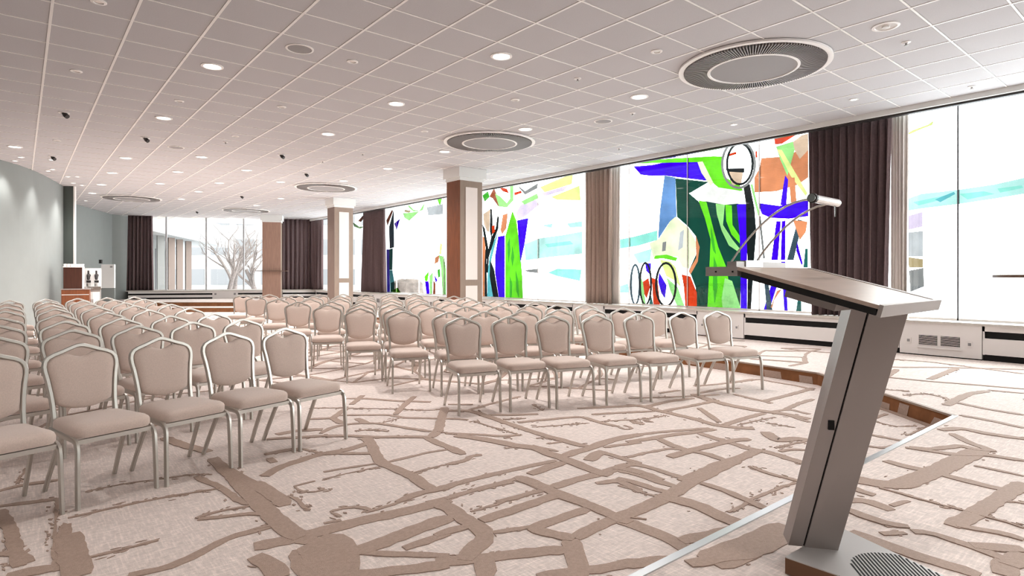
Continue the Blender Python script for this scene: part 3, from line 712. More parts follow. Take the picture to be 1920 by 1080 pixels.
window_unit('window_1', YW(1600), YW(1120), 'window filled with large abstract stained glass in blue, green and orange', [YW(1290), YW(1181), YW(1425)], art_shapes(art1, 1120, 230, 2.918))
window_unit('window_2', YW(1120), YW(870), 'window with stained glass trunks of blue and lime beside the column', [YW(1010)], art_shapes(art2, 880, 280, 3.373))
window_unit('window_3', YW(870), 26.9, 'far window with slender stained glass stems in blue and green', [YW(744), YW(786), YW(674), YW(833)], art_shapes(art3, 640, 340, 4.696))

# end window
E0, E1 = Vector((3.62, 30.15, 0)), Vector((10.75, 26.9, 0))
EV = (E1 - E0).normalized(); EL = (E1 - E0).length; EM = Matrix.Translation(E0) @ rot(math.atan2(EV.y, EV.x))   # local x along the wall, -y into the room
def end_s(u, off=0):     # distance along the end wall seen at column u (off: metres into the room)
    n = Vector((EV.y, -EV.x, 0)); p = E0 + n * off
    k = (u - U0) / FPX; dx, dy = FX + k * RX, FY + k * RY
    det = dx * (-EV.y) + EV.x * dy
    t = (p.x * (-EV.y) + EV.x * p.y) / det
    return (Vector((dx, dy, 0)) * t - p).dot(EV)
w5 = empty('window_5', (0, 0, 0), kind='structure'); w5['label'] = 'end window looking out on snow, a pale wing and bare trees'
MB().box(0, EL, -.03, .03, SILL - .02, SILL + .03, EM).box(0, EL, -.03, .03, CEIL + .0, CEIL + .1, EM).build('window_frame', MT['white'], w5)
ms = [0] + [end_s(u) for u in (312, 387, 457)] + [EL]
for a, b in zip(ms[:-1], ms[1:]):
    MB().add([tuple(EM @ Vector(p)) for p in ((a, 0, SILL), (b, 0, SILL), (b, 0, CEIL), (a, 0, CEIL))], [(0, 1, 2, 3)]).build('pane', MT['glass'], w5)
for m in ms[1:-1]:
    MB().box(m - .03, m + .03, -.04, .02, SILL, CEIL, EM).build('mullion', MT['lgreyf'], w5)

# sills and the wall below
tag(MB().box(CONV_X - .03, GLASS_X + .02, -6, 27.0, SILL - .035, SILL).build('trim_2', MT['sill']), 'pale stone window sill running under the long windows', kind='structure')
tag(MB().box(10.66, 10.95, -6, 27.2, 0, SILL - .035).build('wall_right', MT['white']), 'low white wall under the long windows', kind='structure')
tag(MB().box(0, EL, -.42, .05, SILL - .035, SILL, EM).build('trim_3', MT['sill']), 'pale sill under the end window', kind='structure')
tag(MB().box(0, EL, -.02, .2, 0, SILL - .035, EM).build('wall_far', MT['white']), 'low white wall under the end window', kind='structure')

# ---- radiator and vent cabinets along the windows
def radiator(y0, y1, label, z0=PLAT, M=None, xf=CONV_X):
    r = empty('radiator_cabinet', (0, 0, 0), label=label, cat='radiator', group='radiator covers under the windows')
    if M is None: f = lambda mb, *a: mb.box(*a)
    else: f = lambda mb, x0, x1, ya, yb, za, zb: mb.box(ya, yb, -(x1 - xf) - 0 if False else x0 - xf, x1 - xf, za, zb, M)
    h1 = SILL - .036; g = .004
    f(b := MB(), xf + .02, xf + .33, y0 + g, y1 - g, z0, h1); b.build('recess', MT['black'], r)
    f(b := MB(), xf, xf + .02, y0 + g, y1 - g, h1 - .07, h1); b.build('top_rail', MT['white'], r)
    f(b := MB(), xf - .006, xf + .02, y0 + g, y1 - g, z0 + .085, h1 - .165); b.build('front_panel', MT['white'], r)
    f(b := MB(), xf, xf + .02, y0 + g, y0 + g + .02, z0 + .08, h1); f(b, xf, xf + .02, y1 - g - .02, y1 - g, z0 + .08, h1); b.build('end_cheek', MT['white'], r)
    return r
def vent(y0, y1, label, grilles=True):
    r = empty('vent_cabinet', (0, 0, 0), label=label, cat='vent cabinet', group='vent boxes under the windows')
    xf = CONV_X; h1 = SILL - .036; g = .004
    MB().box(xf - .012, xf + .33, y0 + g, y1 - g, PLAT + .015, h1).build('body', MT['white'], r)
    MB().box(xf, xf + .3, y0 + g, y1 - g, PLAT, PLAT + .014).build('plinth', MT['black'], r)
    c = (y0 + y1) / 2; L = y1 - y0
    if grilles:
        for s in (-1, 1):
            a, b = (c + .02, c + .02 + L * .23) if s > 0 else (c - .02 - L * .23, c - .02)
            gr = MB().box(xf - .016, xf - .0125, a, b, PLAT + .155, PLAT + .30).build('grille', MT['black'], r)
            for k in range(8):
                z = PLAT + .157 + k * .0185
                MB().box(xf - .022, xf - .017, a, b, z, z + .006).build('slat', MT['white'], gr)
        MB().box(xf - .03, xf - .0125, c - L * .27, c + L * .27, PLAT + .115, PLAT + .135).build('ledge', MT['white'], r)
    for yy in (c - L * .36, c + L * .38):
        so = MB().box(xf - .022, xf - .0125, yy - .035, yy + .035, PLAT + .17, PLAT + .25).build('socket', MT['white'], r)
        MB().box(xf - .024, xf - .0222, yy - .018, yy + .018, PLAT + .19, PLAT + .23).build('socket_face', MT['spk'], so)
    return r
YC = lambda u: y_at(u, CONV_X)
marks = [(YC(1842), YC(1687), 'v'), (YC(1687), YC(1395), 'r'), (YC(1395), YC(1308), 'v')]
vent(*marks[0][:2], 'white vent box with two louvre grilles and sockets, under the clear window by dark curtain')
radiator(*marks[1][:2], 'white radiator cover behind the lectern post below the stained glass')
vent(*marks[2][:2], 'white vent box beside the last chair of the front row')
radiator(-.4, YC(1842), 'white radiator cover below the clear window with turquoise band')
vent(-1.5, -.4, 'white vent box below the clear window, nearest the rear wall'); 
yy = marks[2][1]; k = 0
lab_r = ['white radiator cover behind the front chair rows', 'white radiator cover behind the middle chair rows by taupe curtain', 'white radiator cover below the stained glass beside the nearest column', 'white radiator cover between the two near columns', 'white radiator cover under the far dark curtain', 'white radiator cover in the far window corner']
lab_v = ['white vent box beneath the taupe curtain', 'white vent box under the clear half of the lime-trunk window', 'white vent box behind the nearest column', 'white vent box between near and middle columns', 'white vent box near the middle column']
for k in range(6):
    L = 2.52 if k else 2.45
    if yy + L > 26.4: L = 26.4 - yy
    if L < .5: break
    radiator(yy, yy + L, lab_r[k]); yy += L
    if k < 5 and yy + 1 < 26.4:
        vent(yy, yy + .98, lab_v[k]); yy += .98
# end wall covers
def end_rad(u0_, u1_, label):
    r = empty('radiator_cabinet', (0, 0, 0), label=label, cat='radiator', group='radiator covers under the windows')
    a, b = end_s(u0_, .4) , end_s(u1_, .4); h1 = SILL - .036
    MB().box(a, b, -.36, -.021, STAGE, h1, EM).build('recess', MT['black'], r)
    MB().box(a, b, -.385, -.361, h1 - .09, h1, EM).build('top_rail', MT['white'], r)
    MB().box(a, b, -.39, -.361, STAGE + .06, h1 - .16, EM).build('front_panel', MT['white'], r)
def end_box(u0_, u1_, label):
    r = empty('vent_cabinet', (0, 0, 0), label=label, cat='vent cabinet', group='vent boxes under the windows')
    a, b = end_s(u0_, .4) + .004, end_s(u1_, .4) - .004; h1 = SILL - .036
    MB().box(a, b, -.395, -.021, STAGE, h1, EM).build('body', MT['white'], r)
    for t in (.12, .88):
        s = a + (b - a) * t
        MB().box(s - .04, s + .04, -.405, -.396, STAGE + .16, STAGE + .24, EM).build('socket', MT['spk'], r)
end_rad(240, 398, 'white radiator cover under the end window beside the grey pilaster')
end_box(398, 446, 'white socket box in the middle under end window')
end_rad(446, 492, 'white radiator cover beside the far column')
end_rad(530, 600, 'white radiator cover under the far corner curtains')

# ---- curtains
def curtain(name, path, z0, z1, m, label, folds, amp=.06, group=None, lean=0.0):
    """a pleated sheet hung along a straight or bent path"""
    P = [Vector((x, y, 0)) for x, y in path]; seg = [(b - a).length for a, b in zip(P[:-1], P[1:])]; L = sum(seg)
    n = folds * 8; rr = random.Random(hash(label) % 1000 if False else len(label)); ph = [rr.uniform(-.5, .5) for _ in range(folds + 2)]; am = [rr.uniform(.6, 1.2) for _ in range(folds + 2)]
    rows = []
    for iz in range(9):
        tz = iz / 8; z = z0 + (z1 - z0) * tz; row = []
        for k in range(n + 1):
            s = L * k / n; q = s; i = 0
            while i < len(seg) - 1 and q > seg[i]: q -= seg[i]; i += 1
            d = (P[i + 1] - P[i]).normalized(); nr = Vector((-d.y, d.x, 0)); c = P[i] + d * q
            fk = k / 8; j = int(fk)
            a = amp * am[j] * (1.0 - .35 * tz)
            o = a * math.sin(2 * PI * fk + ph[j] * (1 - tz) * .8) + .012 * math.sin(5.1 * fk + 3 * tz)
            c = c + nr * o + d * (.3 * a * math.sin(4 * PI * fk) + lean * (1 - tz) * (k / n - .5))
            row.append((c.x, c.y, z))
        rows.append(row)
    mb = MB(); N = n + 1
    th = .006
    for row in rows: mb.v += row
    for r in range(8):
        for k in range(n): mb.f.append((r * N + k, r * N + k + 1, (r + 1) * N + k + 1, (r + 1) * N + k))
    o = mb.build(name, m, None, smooth=True)
    so = o.modifiers.new('thickness', 'SOLIDIFY'); so.thickness = th
    return tag(o, label, 'curtain', group)
CX = 10.46
yc = lambda u: y_at(u, CX)
zt = CEIL + .05
curtain('curtain', [(CX, yc(1672)), (CX, yc(1516))], SILL + .005, zt, MT['dusk'], 'long dark aubergine pleated curtain between stained glass and clear window', 11, .115, lean=-.1)
curtain('sheer_curtain', [(CX + .06, yc(1701)), (CX + .06, yc(1668))], SILL + .005, zt, MT['sheer'], 'thin cream sheer curtain beside the dark aubergine curtain', 5, .05)
curtain('curtain', [(CX, yc(1146)), (CX, yc(1099))], SILL + .005, zt, MT['taupec'], 'taupe pleated curtain between two stained glass windows', 6, .06)
curtain('sheer_curtain', [(CX + .1, yc(1158)), (CX + .1, yc(1140))], SILL + .005, zt, MT['sheer'], 'white sheer curtain gathered beside the taupe curtain', 4, .04)
curtain('sheer_curtain', [(CX + .1, yc(1104)), (CX + .1, yc(1092))], SILL + .005, zt, MT['sheer'], 'narrow white sheer curtain on the column side of taupe curtain', 3, .04)
curtain('curtain', [(CX, yc(722)), (CX, yc(681))], SILL + .005, zt, MT['dusk'], 'dark aubergine curtain between the near and middle columns', 9, .1, lean=.25)
ep = lambda u, off: tuple((E0 + EV * end_s(u, off) + Vector((EV.y, -EV.x, 0)) * off).to_2d())
curtain('curtain', [ep(240, .25), ep(286, .25)], SILL + .005, zt, MT['dusk'], 'dark aubergine curtain at the pilaster side of end window', 7, .1, lean=.1)
curtain('curtain', [ep(525, .25), ep(583, .25), (CX, yc(606))], SILL + .005, zt, MT['dusk'], 'dark aubergine curtain wrapping the far window corner', 12, .1)

# ================================================================== COLUMNS
def column(x, y, wx, wy, z0, label, rz=0, plain=False, side='wood'):
    c = empty('column', (x, y, z0), rz, label, 'column')
    ht = CEIL - z0; cap = .30
    MB().box(.0, wx, 0, wy, 0, ht - cap).build('shaft', MT['woodgrey'], c)
    if not plain:
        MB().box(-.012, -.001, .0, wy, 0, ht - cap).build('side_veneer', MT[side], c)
        for (za, zb) in ((.06, .93), (1.07, ht - cap - .15)):
            MB().box(.15, wx - .15, -.012, -.001, za, zb).build('front_panel', MT['panel'], c)
        for (xa, xb) in ((0, .07), (wx - .07, wx)):
            pass
    else:
        MB().box(0, wx, -.012, -.001, 0, ht - cap).build('front_veneer', MT['woodp'], c)
        sh_ = MB()
        for q_ in ((-.24, wx + .24, -.24, -.013), (-.24, wx + .24, wy + .001, wy + .24), (-.24, -.001, -.012, wy), (wx + .001, wx + .24, -.012, wy)): sh_.box(*q_, 1.19, 1.215)
        sh_.build('shelf', MT['brownt'], c)
    MB().box(-.07, wx + .07, -.07, wy + .07, ht - cap + .075, ht - .001).build('capital', MT['plaster'], c)
    MB().box(-.025, wx + .025, -.025, wy + .025, ht - cap, ht - cap + .074).build('neck', MT['plaster'], c)
    return c
MT['brownt'] = mat('brown_table_top', (110, 84, 70), .4, var=.1, scale=5)
MT['woodshade'] = mat('shaded_side_veneer', (128, 108, 98), .5, var=.1, scale=6, stretch=(6, 6, .5))  # greyer veneer, shade on the middle column's side put into the colour
MT['woodp'] = mat('pink_brown_veneer', (158, 124, 108), .5, var=.12, scale=6, stretch=(6, 6, .5))
column(7.93, 11.52, .64, .55, PLAT, 'square column with walnut side and pale front panels, nearest the lectern')
column(7.93, 18.72, .64, .55, PLAT, 'middle square column with shade-coloured grey-brown side and pale front panels', side='woodshade')
column(7.86, 26.0, .72, .5, STAGE, 'far plain brown column with a shelf around it before the end window', rz=math.radians(-24), plain=True)

# ================================================================== CEILING FIXTURES
def diffuser(x, y, label):
    d = empty('air_diffuser', (x, y, CEIL - .016), 0, label, 'air diffuser')
    MB().lathe([(.86, .01), (.86, -.012), (.82, -.018), (.80, -.012), (.80, .01)], 64).build('outer_ring', MT['grid'], d, smooth=True)
    MB().lathe([(.80, .006), (.80, -.004), (.50, -.004), (.50, .006)], 64).build('throat', MT['grilledk'], d)
    sl = MB()
    for k in range(150):
        a = 2 * PI * k / 150
        sl.box(.505, .795, -.0055, .0055, -.03, -.005, rot(a))
    sl.build('vanes', MT['grille'], d, kind='stuff')
    MB().lathe([(.52, -.004), (.52, -.034), (.49, -.038), (.485, -.03), (.485, -.004)], 64).build('inner_ring', MT['grid'], d, smooth=True)
    pl = MB().lathe([(.484, -.006), (.484, -.028), (.0005, -.029)], 48)
    pl.build('centre_plate', MT['spk'], d)
diffuser(6.80, 3.70, 'big round slatted air diffuser above the lectern side, nearest the clear window')
diffuser(6.83, 8.95, 'big round slatted air diffuser in front of the nearest column')
diffuser(6.78, 16.6, 'round slatted air diffuser in front of the middle column')
diffuser(6.8, 24.5, 'round slatted air diffuser near the far column')
diffuser(2.83, 22.97, 'round slatted air diffuser close to the alcove wall')

def down_parts(root, r, lit):
    MB().lathe([(r, .0), (r, -.008), (r * .8, -.012), (r * .74, -.004), (r * .74, .0)], 28).build('trim_ring', MT['grid'], root, smooth=True)
    MB().lathe([(r * .735, -.001), (r * .735, -.003), (.0005, -.003)], 24).build('lens', MT['lamp'] if lit else MT['unlit'], root)
    if not lit:
        MB().lathe([(r * .28, -.004), (r * .28, -.02), (.0005, -.022)], 16).build('bulb', MT['ceramic'], root)
def lampdata(w, ang=2.5, blend=.9):
    l = bpy.data.lights.new('downlight_lamp', 'SPOT'); l.energy = w; l.spot_size = ang; l.spot_blend = blend; l.shadow_soft_size = .09; l.color = (1, .975, .95)
    return l
LD = lampdata(LAMP_W); LS = lampdata(LAMP_W * .45, 1.5, .8)
protos = {}
def fixture(kind, u, v):
    x, y = on_z(u, v, CEIL)
    if x > 10.1 or not end_ok(x + .2, y + .3): return
    if kind not in protos:
        if kind == 'lit':
            p = empty('downlight', (0, 0, CEIL), 0, 'round recessed downlight glowing white in the tiled ceiling', 'downlight', 'glowing ceiling downlights'); down_parts(p, .125, True)
        elif kind == 'off':
            p = empty('downlight', (0, 0, CEIL), 0, 'round recessed downlight switched off, bare bulb inside the ring', 'downlight', 'unlit ceiling downlights'); down_parts(p, .125, False)
        elif kind == 'small':
            p = empty('spotlight', (0, 0, CEIL), 0, 'small recessed halogen spot with white ring in the ceiling', 'spotlight', 'small ceiling spots')
            MB().lathe([(.065, 0), (.065, -.008), (.042, -.012), (.038, 0)], 20).build('trim_ring', MT['grid'], p, smooth=True)
            MB().lathe([(.037, -.001), (.037, -.004), (.0005, -.004)], 16).build('lens', MT['unlit'], p)
        elif kind == 'glow':
            p = empty('spotlight', (0, 0, CEIL), 0, 'tiny bright spot glowing in the ceiling near the windows and walls', 'spotlight', 'small glowing ceiling spots')
            MB().lathe([(.06, 0), (.06, -.008), (.042, -.012), (.038, 0)], 20).build('trim_ring', MT['grid'], p, smooth=True)
            MB().lathe([(.037, -.001), (.037, -.004), (.0005, -.004)], 16).build('lens', MT['lamp'], p)
        elif kind == 'tiny':
            p = empty('sprinkler', (0, 0, CEIL), 0, 'tiny white sprinkler head in the ceiling tiles', 'sprinkler', 'ceiling sprinklers')
            MB().lathe([(.045, 0), (.045, -.006), (.016, -.012), (.012, 0)], 16).build('escutcheon', MT['white'], p, smooth=True)
            MB().lathe([(.01, -.012), (.01, -.035), (.022, -.036), (.022, -.04), (.0005, -.041)], 12).build('nozzle', MT['steel'], p)
        elif kind == 'speaker':
            p = empty('ceiling_speaker', (0, 0, CEIL), 0, 'round grey mesh loudspeaker set flush in the ceiling', 'loudspeaker', 'ceiling loudspeakers')
            MB().lathe([(.15, 0), (.15, -.008), (.13, -.01), (.128, 0)], 28).build('trim_ring', MT['grid'], p, smooth=True)
            MB().lathe([(.127, -.001), (.127, -.006), (.0005, -.012)], 28).build('mesh_cover', MT['spk'], p)
        elif kind == 'cam':
            p = empty('track_spot', (0, 0, CEIL), 0, 'small swivel ceiling spot with a dark tilted head', 'spotlight', 'swivel ceiling spots')
            MB().lathe([(.075, 0), (.075, -.01), (.05, -.014), (.045, 0)], 20).build('base_ring', MT['grid'], p, smooth=True)
            MB().tube([(0, 0, -.008), (.015, -.02, -.04), (.04, -.05, -.07)], [.03, .035, .035], 12).build('head', MT['dark'], p)
        protos[kind] = p
    else: p = copy_tree(protos[kind])
    p.location = (x, y, CEIL)
    if kind in ('lit', 'glow'):
        l = bpy.data.objects.new('lamp', LD if kind == 'lit' else LS); COL.objects.link(l); l.parent = p; l.location = (0, 0, -.03)
lit = [(398, 124), (307, 221), (236, 296), (210, 324), (190, 346), (173, 362), (28, 275), (615, 251), (462, 319), (411, 343), (372, 359), (340, 373), (378, 294), (333, 322), (300, 344),
       (940, 105), (743, 194), (985, 242), (1199, 181), (834, 284), (727, 316), (644, 339), (527, 372), (481, 385), (526, 341)]
for u, v in lit: fixture('lit', u, v)
for u, v in [(1661, 49)]: fixture('off', u, v)
for u, v in [(143, 133), (107, 263), (661, 115), (966, 187), (1231, 96), (528, 200), (336, 189), (441, 255), (796, 246), (185, 3)]: fixture('small', u, v)
for u, v in [(1601, 186), (1376, 233), (28, 301), (96, 299), (90, 320), (145, 331), (137, 343), (161, 376)]: fixture('glow', u, v)
for u, v in [(1083, 147), (1186, 212), (680, 288), (1161, 278), (1699, 79), (1822, 162), (423, 266), (605, 302)]: fixture('tiny', u, v)
for u, v in [(562, 91), (1131, 227), (330, 276)]: fixture('speaker', u, v)
for u, v in [(120, 211), (272, 258), (527, 290), (98, 293), (452, 367), (573, 325), (368, 396)]: fixture('cam', u, v)
# lights in the part of the room behind and left of the camera, same grid
for (x, y) in [(1.5, .5), (-1.5, 3.5), (4.3, .3), (-3.5, 7), (1.5, -2.6), (4.3, -2.6), (7.1, -1.5), (-1.5, -1), (-4.5, 2)]:
    p = copy_tree(protos['lit']); p.location = (x, y, CEIL)
    for ch in list(p.children):
        pass

# spots washing the left wall
for i, (x, y) in enumerate([(.02, 16.5), (.6, 17.9), (.95, 19.0), (1.35, 20.6)]):
    w = empty('wall_washer', (x, y, CEIL), 0, 'small recessed spot washing the curved grey-green wall', 'spotlight', 'wall-washing spots')
    MB().lathe([(.065, 0), (.065, -.008), (.045, -.012), (.04, 0)], 20).build('trim_ring', MT['grid'], w, smooth=True)
    MB().lathe([(.039, -.001), (.039, -.004), (.0005, -.004)], 16).build('lens', MT['lamp'], w)
    l = bpy.data.lights.new('wall_washer_lamp', 'SPOT'); l.energy = 60; l.spot_size = .75; l.spot_blend = .5; l.shadow_soft_size = .03; l.color = (1, .86, .78)
    lo = bpy.data.objects.new('lamp', l); COL.objects.link(lo); lo.parent = w; lo.location = (0, 0, -.02); lo.rotation_euler = (0, math.radians(-14), 0)

# ================================================================== CHAIRS
def make_chair():
    c = empty('banquet_chair', (0, 0, 0))
    # seat cushion
    def rr(wf, wb, y0, y1, r, z, n=5):
        out = []
        for cx, cy, a0 in ((1, 1, 0), (-1, 1, PI / 2), (-1, -1, PI), (1, -1, 1.5 * PI)):
            for k in range(n):
                a = a0 + PI / 2 * k / (n - 1)
                y = (y1 - r if cy > 0 else y0 + r) + r * math.sin(a)
                hw = (wb if cy > 0 else wf)
                out.append((cx * (hw - r) + r * math.cos(a), y, z))
        return out
    rings = []
    for ins, z in ((.02, .388), (.004, .392), (0, .405), (0, .432), (.005, .446), (.018, .457), (.05, .464), (.10, .468)):
        rings.append(rr(.212 - ins, .19 - ins, -.235 + ins, .195 - ins, .06, z))
    MB().loft(rings).build('seat', MT['fabric'], c, smooth=True)
    # seat frame under the cushion
    sf = MB()
    sf.box(-.203, .203, -.236, -.214, .362, .387); sf.box(-.19, .19, .165, .187, .362, .387)
    sf.box(-.2, .2, -.02, 0, .362, .387)
    sf.build('seat_frame', MT['alu'], c)
    # back, tilted plane
    tilt = .20
    def B(x, z, o=0.0): return (x, .185 + (z - .46) * tilt + o, z)
    half = [(0, .488), (.06, .494), (.115, .509), (.154, .53), (.162, .57), (.169, .63), (.177, .69), (.187, .735), (.189, .768), (.182, .795), (.165, .815), (.135, .828), (.10, .836), (.07, .834), (.035, .817), (0, .809)]
    out = half + [(-x, z) for x, z in half[-2:0:-1]]
    cz = .66
    rings = []
    for s, o in ((.35, -.026), (.7, -.024), (.9, -.018), (.985, -.006), (1, .004), (.985, .016), (.9, .021), (.4, .023)):
        rings.append([B(x * s, cz + (z - cz) * s, o) for x, z in out])
    MB().loft(rings).build('backrest', MT['fabric'], c, smooth=True)
    hp = [(.172, .37), (.171, .45), (.172, .53), (.178, .60), (.188, .68), (.198, .735), (.2, .765), (.194, .793), (.178, .815), (.15, .83), (.10, .848), (.055, .866), (.02, .878), (0, .88)]
    path = [B(x, z) for x, z in hp] + [B(-x, z) for x, z in hp[-2::-1]]
    MB().strip(path, (0, 1, -tilt), .025, .03).build('back_frame', MT['alu'], c, smooth=True)
    for s in (-1, 1):
        p = [(s * .182, .20, .385), (s * .202, -.10, .386), (s * .206, -.19, .385), (s * .207, -.222, .378), (s * .208, -.243, .358), (s * .2085, -.252, .33), (s * .21, -.256, .25), (s * .213, -.268, 0)]
        MB().strip(p, (1, 0, 0), .034, .021).build('leg', MT['alu'], c, smooth=True)
    for s in (-1, 1):
        p = [(s * .178, .04, .365), (s * .182, .10, .28), (s * .19, .20, .10), (s * .194, .25, 0)]
        MB().strip(p, (1, 0, 0), .031, .021).build('leg', MT['alu'], c, smooth=True)
    return c
APEX = .185 + (.88 - .46) * .2
seats = []    # x, y (of the top of the back), yaw, label, group
ordn = ['first', 'second', 'third', 'fourth', 'fifth', 'sixth', 'seventh', 'eighth', 'ninth']
# block by the grey-green wall: files from the aisle (0) to the wall (4)
LX = [1.72, 1.25, .785, .315, -.155]
LYs = {0: [5.07, 6.36, 7.56, 8.90, 10.25, 11.40, 12.72, 14.05], 1: [4.96, 6.28, 7.40, 8.79, 10.12, 11.29, 12.62, 13.96], 2: [4.86, 6.12, 7.28, 8.54, 9.98, 11.17, 12.55, 13.88],
       3: [4.75, 5.99, 7.16, 8.41, 9.83, 11.03, 12.45, 13.78], 4: [4.62, 5.72, 6.95, 8.14, 9.6, 10.8, 12.29, 13.66]}
for f in range(5):
    for r in range(8):
        x = LX[f] + (random.uniform(-.015, .015) if r > 2 else 0) + (r * .008 if f < 4 else 0) - (.015 if r == 0 else 0)
        seats.append((x, LYs[f][r], math.radians(16 + random.uniform(-2, 2)), 'beige silver-framed chair in grey-wall block, %s row from lectern, %s seat from aisle' % (ordn[r], ordn[f]), 'chairs in the grey-wall block'))
RR = [[(3.55, 5.13), (4.03, 4.95), (4.47, 4.74), (4.97, 4.55), (5.47, 4.37), (6.10, 4.22), (6.62, 4.08)],
      [(3.60, 6.45), (3.95, 5.98), (4.36, 5.82), (4.82, 5.64), (5.29, 5.49), (5.79, 5.37), (6.28, 5.27), (6.73, 5.12)],
      [(3.48, 7.39), (3.92, 7.17), (4.42, 7.10), (4.86, 6.91), (5.28, 6.70), (5.70, 6.53), (6.16, 6.42), (6.60, 6.26)],
      [(3.50, 8.52), (3.92, 8.30), (4.36, 8.14), (4.82, 8.03), (5.27, 7.86), (5.70, 7.70), (6.15, 7.58), (6.60, 7.40)],
      [(3.52 + .45 * k, y) for k, y in enumerate((9.78, 9.50, 9.28, 9.13, 9.0, 8.80, 8.66, 8.48))],
      [(3.66 + .45 * k, y) for k, y in enumerate((11.2, 10.82, 10.55, 10.36, 10.18, 10.0, 9.85, 9.68))],
      [(3.75 + .45 * k, y) for k, y in enumerate((12.8, 12.35, 12.05, 11.75, 11.5, 11.28, 11.08))] + [(7.0, 10.4)],
      [(3.88 + .46 * k, y) for k, y in enumerate((14.2, 13.85, 13.52, 13.25, 13.02, 12.8, 12.55, 12.2))]]
ryaw = [17, 18, 20, 22, 23, 24, 26, 28]
for r, row in enumerate(RR):
    for f, (x, y) in enumerate(row):
        seats.append((x, y, -math.radians(ryaw[r] + random.uniform(-2, 2)), 'beige silver-framed chair in window-side block, %s row from lectern, %s seat from aisle' % (ordn[r], ordn[f]), 'chairs in the window-side block'))
proto = make_chair()
for i, (x, y, a, lab, grp) in enumerate(seats):
    c = proto if i == 0 else copy_tree(proto)
    # apex of the back sits at local +y APEX
    ox, oy = -math.sin(a) * APEX, math.cos(a) * APEX
    c.location = (x - ox, y - oy, 0); c.rotation_euler = (0, 0, a)
    tag(c, lab, 'chair', grp)

# ================================================================== LECTERN
BZ = PLAT
lec = empty('lectern', (2.5, .85, BZ), 0, 'grey metal lectern with slanted reading desk on a wide base', 'lectern')
lx = lambda x, y: (x - 2.5, y - .85)
bt = .07
basep = [lx(2.345, 1.14), lx(2.375, .47), lx(2.575, .47), lx(2.812, 1.13)]
MB().prism(basep, .004, bt - .004).build('base', MT['lecbrown'], lec)
MB().prism(basep, bt - .004, bt).build('base_plate', MT['leclight'], lec)
vsl = MB(); gc = lx(2.553, .80); gr_ = .165; gd = Vector((.758, .652)); gn = Vector((-gd.y, gd.x))
for k in range(23):
    o = -gr_ + (k + .5) * 2 * gr_ / 23; hl = math.sqrt(max(0, gr_ ** 2 - o * o))
    c = Vector(gc) + gn * o
    c1, c2 = c - gd * hl, c + gd * hl
    pin = [q for q in (c1, c2)]
    for q in pin:      # keep the slots on the plate
        pass
    def clip(p, d):
        t = 0
        while t < hl and not point_in(basep, *(p + d * (t - .012))): t += .004
        return p + d * t
    c1, c2 = clip(c1, gd), clip(c2, -gd)
    if (c2 - c1).dot(gd) < .02: continue
    w_ = gn * .0034
    vsl.add([(*(c1 - w_), bt + .0008), (*(c2 - w_), bt + .0008), (*(c2 + w_), bt + .0008), (*(c1 + w_), bt + .0008),
             (*(c1 - w_), bt), (*(c2 - w_), bt), (*(c2 + w_), bt), (*(c1 + w_), bt)], [(0, 1, 2, 3), (0, 4, 5, 1), (1, 5, 6, 2), (2, 6, 7, 3), (3, 7, 4, 0)])
vsl.build('vent_slots', MT['black'], lec, kind='stuff')
# post: two profiles with a dark groove, leaning towards the speaker
foot = Vector(lx(2.507, 1.108)); e1 = Vector((.60, -.80)).normalized(); e2 = Vector((.80, .60))
ZT = 1.12
def post_part(a, b, c0_, c1_, name, m, z0=bt, z1=ZT):
    rings = []
    for z in (z0, z1):
        sh = Vector((.01, -.25 )) * ((z - bt) / (ZT - bt)); ring_ = []
        for s, t in ((a, c0_), (b, c0_), (b, c1_), (a, c1_)):
            p = foot + sh + e1 * s + e2 * t
            ring_.append((p.x, p.y, z if z == z0 else 1.30 - BZ + (p.y + .85 - .972) * .266 - .037))
        rings.append(ring_)
    return MB().loft(rings).build(name, m, lec)
post_part(-.088, -.033, .004, .11, 'post_strip', MT['lecgrey'])
post_part(-.034, -.026, .012, .10, 'post_groove', MT['black'])
post_part(-.027, .098, 0, .12, 'post', MT['lecgrey'])
sh = Vector((.01, -.25)) * ((.60 - bt) / (ZT - bt)); q = foot + sh - e1 * .05
MB().add([(*(q + e1 * a - e2 * t), z) for t in (-.006, .003) for a, z in ((-.011, .575), (.011, .575), (.011, .612), (-.011, .612))], [(0, 1, 2, 3), (7, 6, 5, 4), (0, 4, 5, 1), (1, 5, 6, 2), (2, 6, 7, 3), (3, 7, 4, 0)]).build('cable_port', MT['black'], lec)
# desk: slanted board with black side recess, lip at the low end and a flat shelf at the high end
DM = Matrix.Translation((2.418 - 2.5, .972 - .85, 1.30 - BZ)) @ rot(math.radians(1.66))
TM = DM @ Matrix.Rotation(math.radians(14.9), 4, 'X')
W2, S2 = .313, .247
MB().box(-W2 + .012, W2 - .012, -S2, S2, -.012, 0, TM).build('desk_board', MT['lecwood'], lec)
MB().box(-W2, W2, -S2 + .004, S2 - .02, -.034, -.013, TM).build('desk_edge', MT['black'], lec)
MB().box(-W2 - .002, W2 + .03, -S2 - .014, -S2 - .001, -.036, .004, TM).build('lip', MT['lecgrey'], lec)
MB().box(W2 - .011, W2 + .03, -S2 - .001, S2, -.012, .002, TM).build('side_rail', MT['lecgrey'], lec)
MB().box(-W2, -W2 + .011, -S2 - .001, S2, -.012, .001, TM).build('side_rail', MT['lecwood'], lec)
zs = S2 * math.sin(math.radians(14.9)); ys = S2 * math.cos(math.radians(14.9))
MB().box(-W2, W2, ys + .002, ys + .135, zs - .034, zs + .002, DM).build('shelf', MT['lecgrey'], lec)
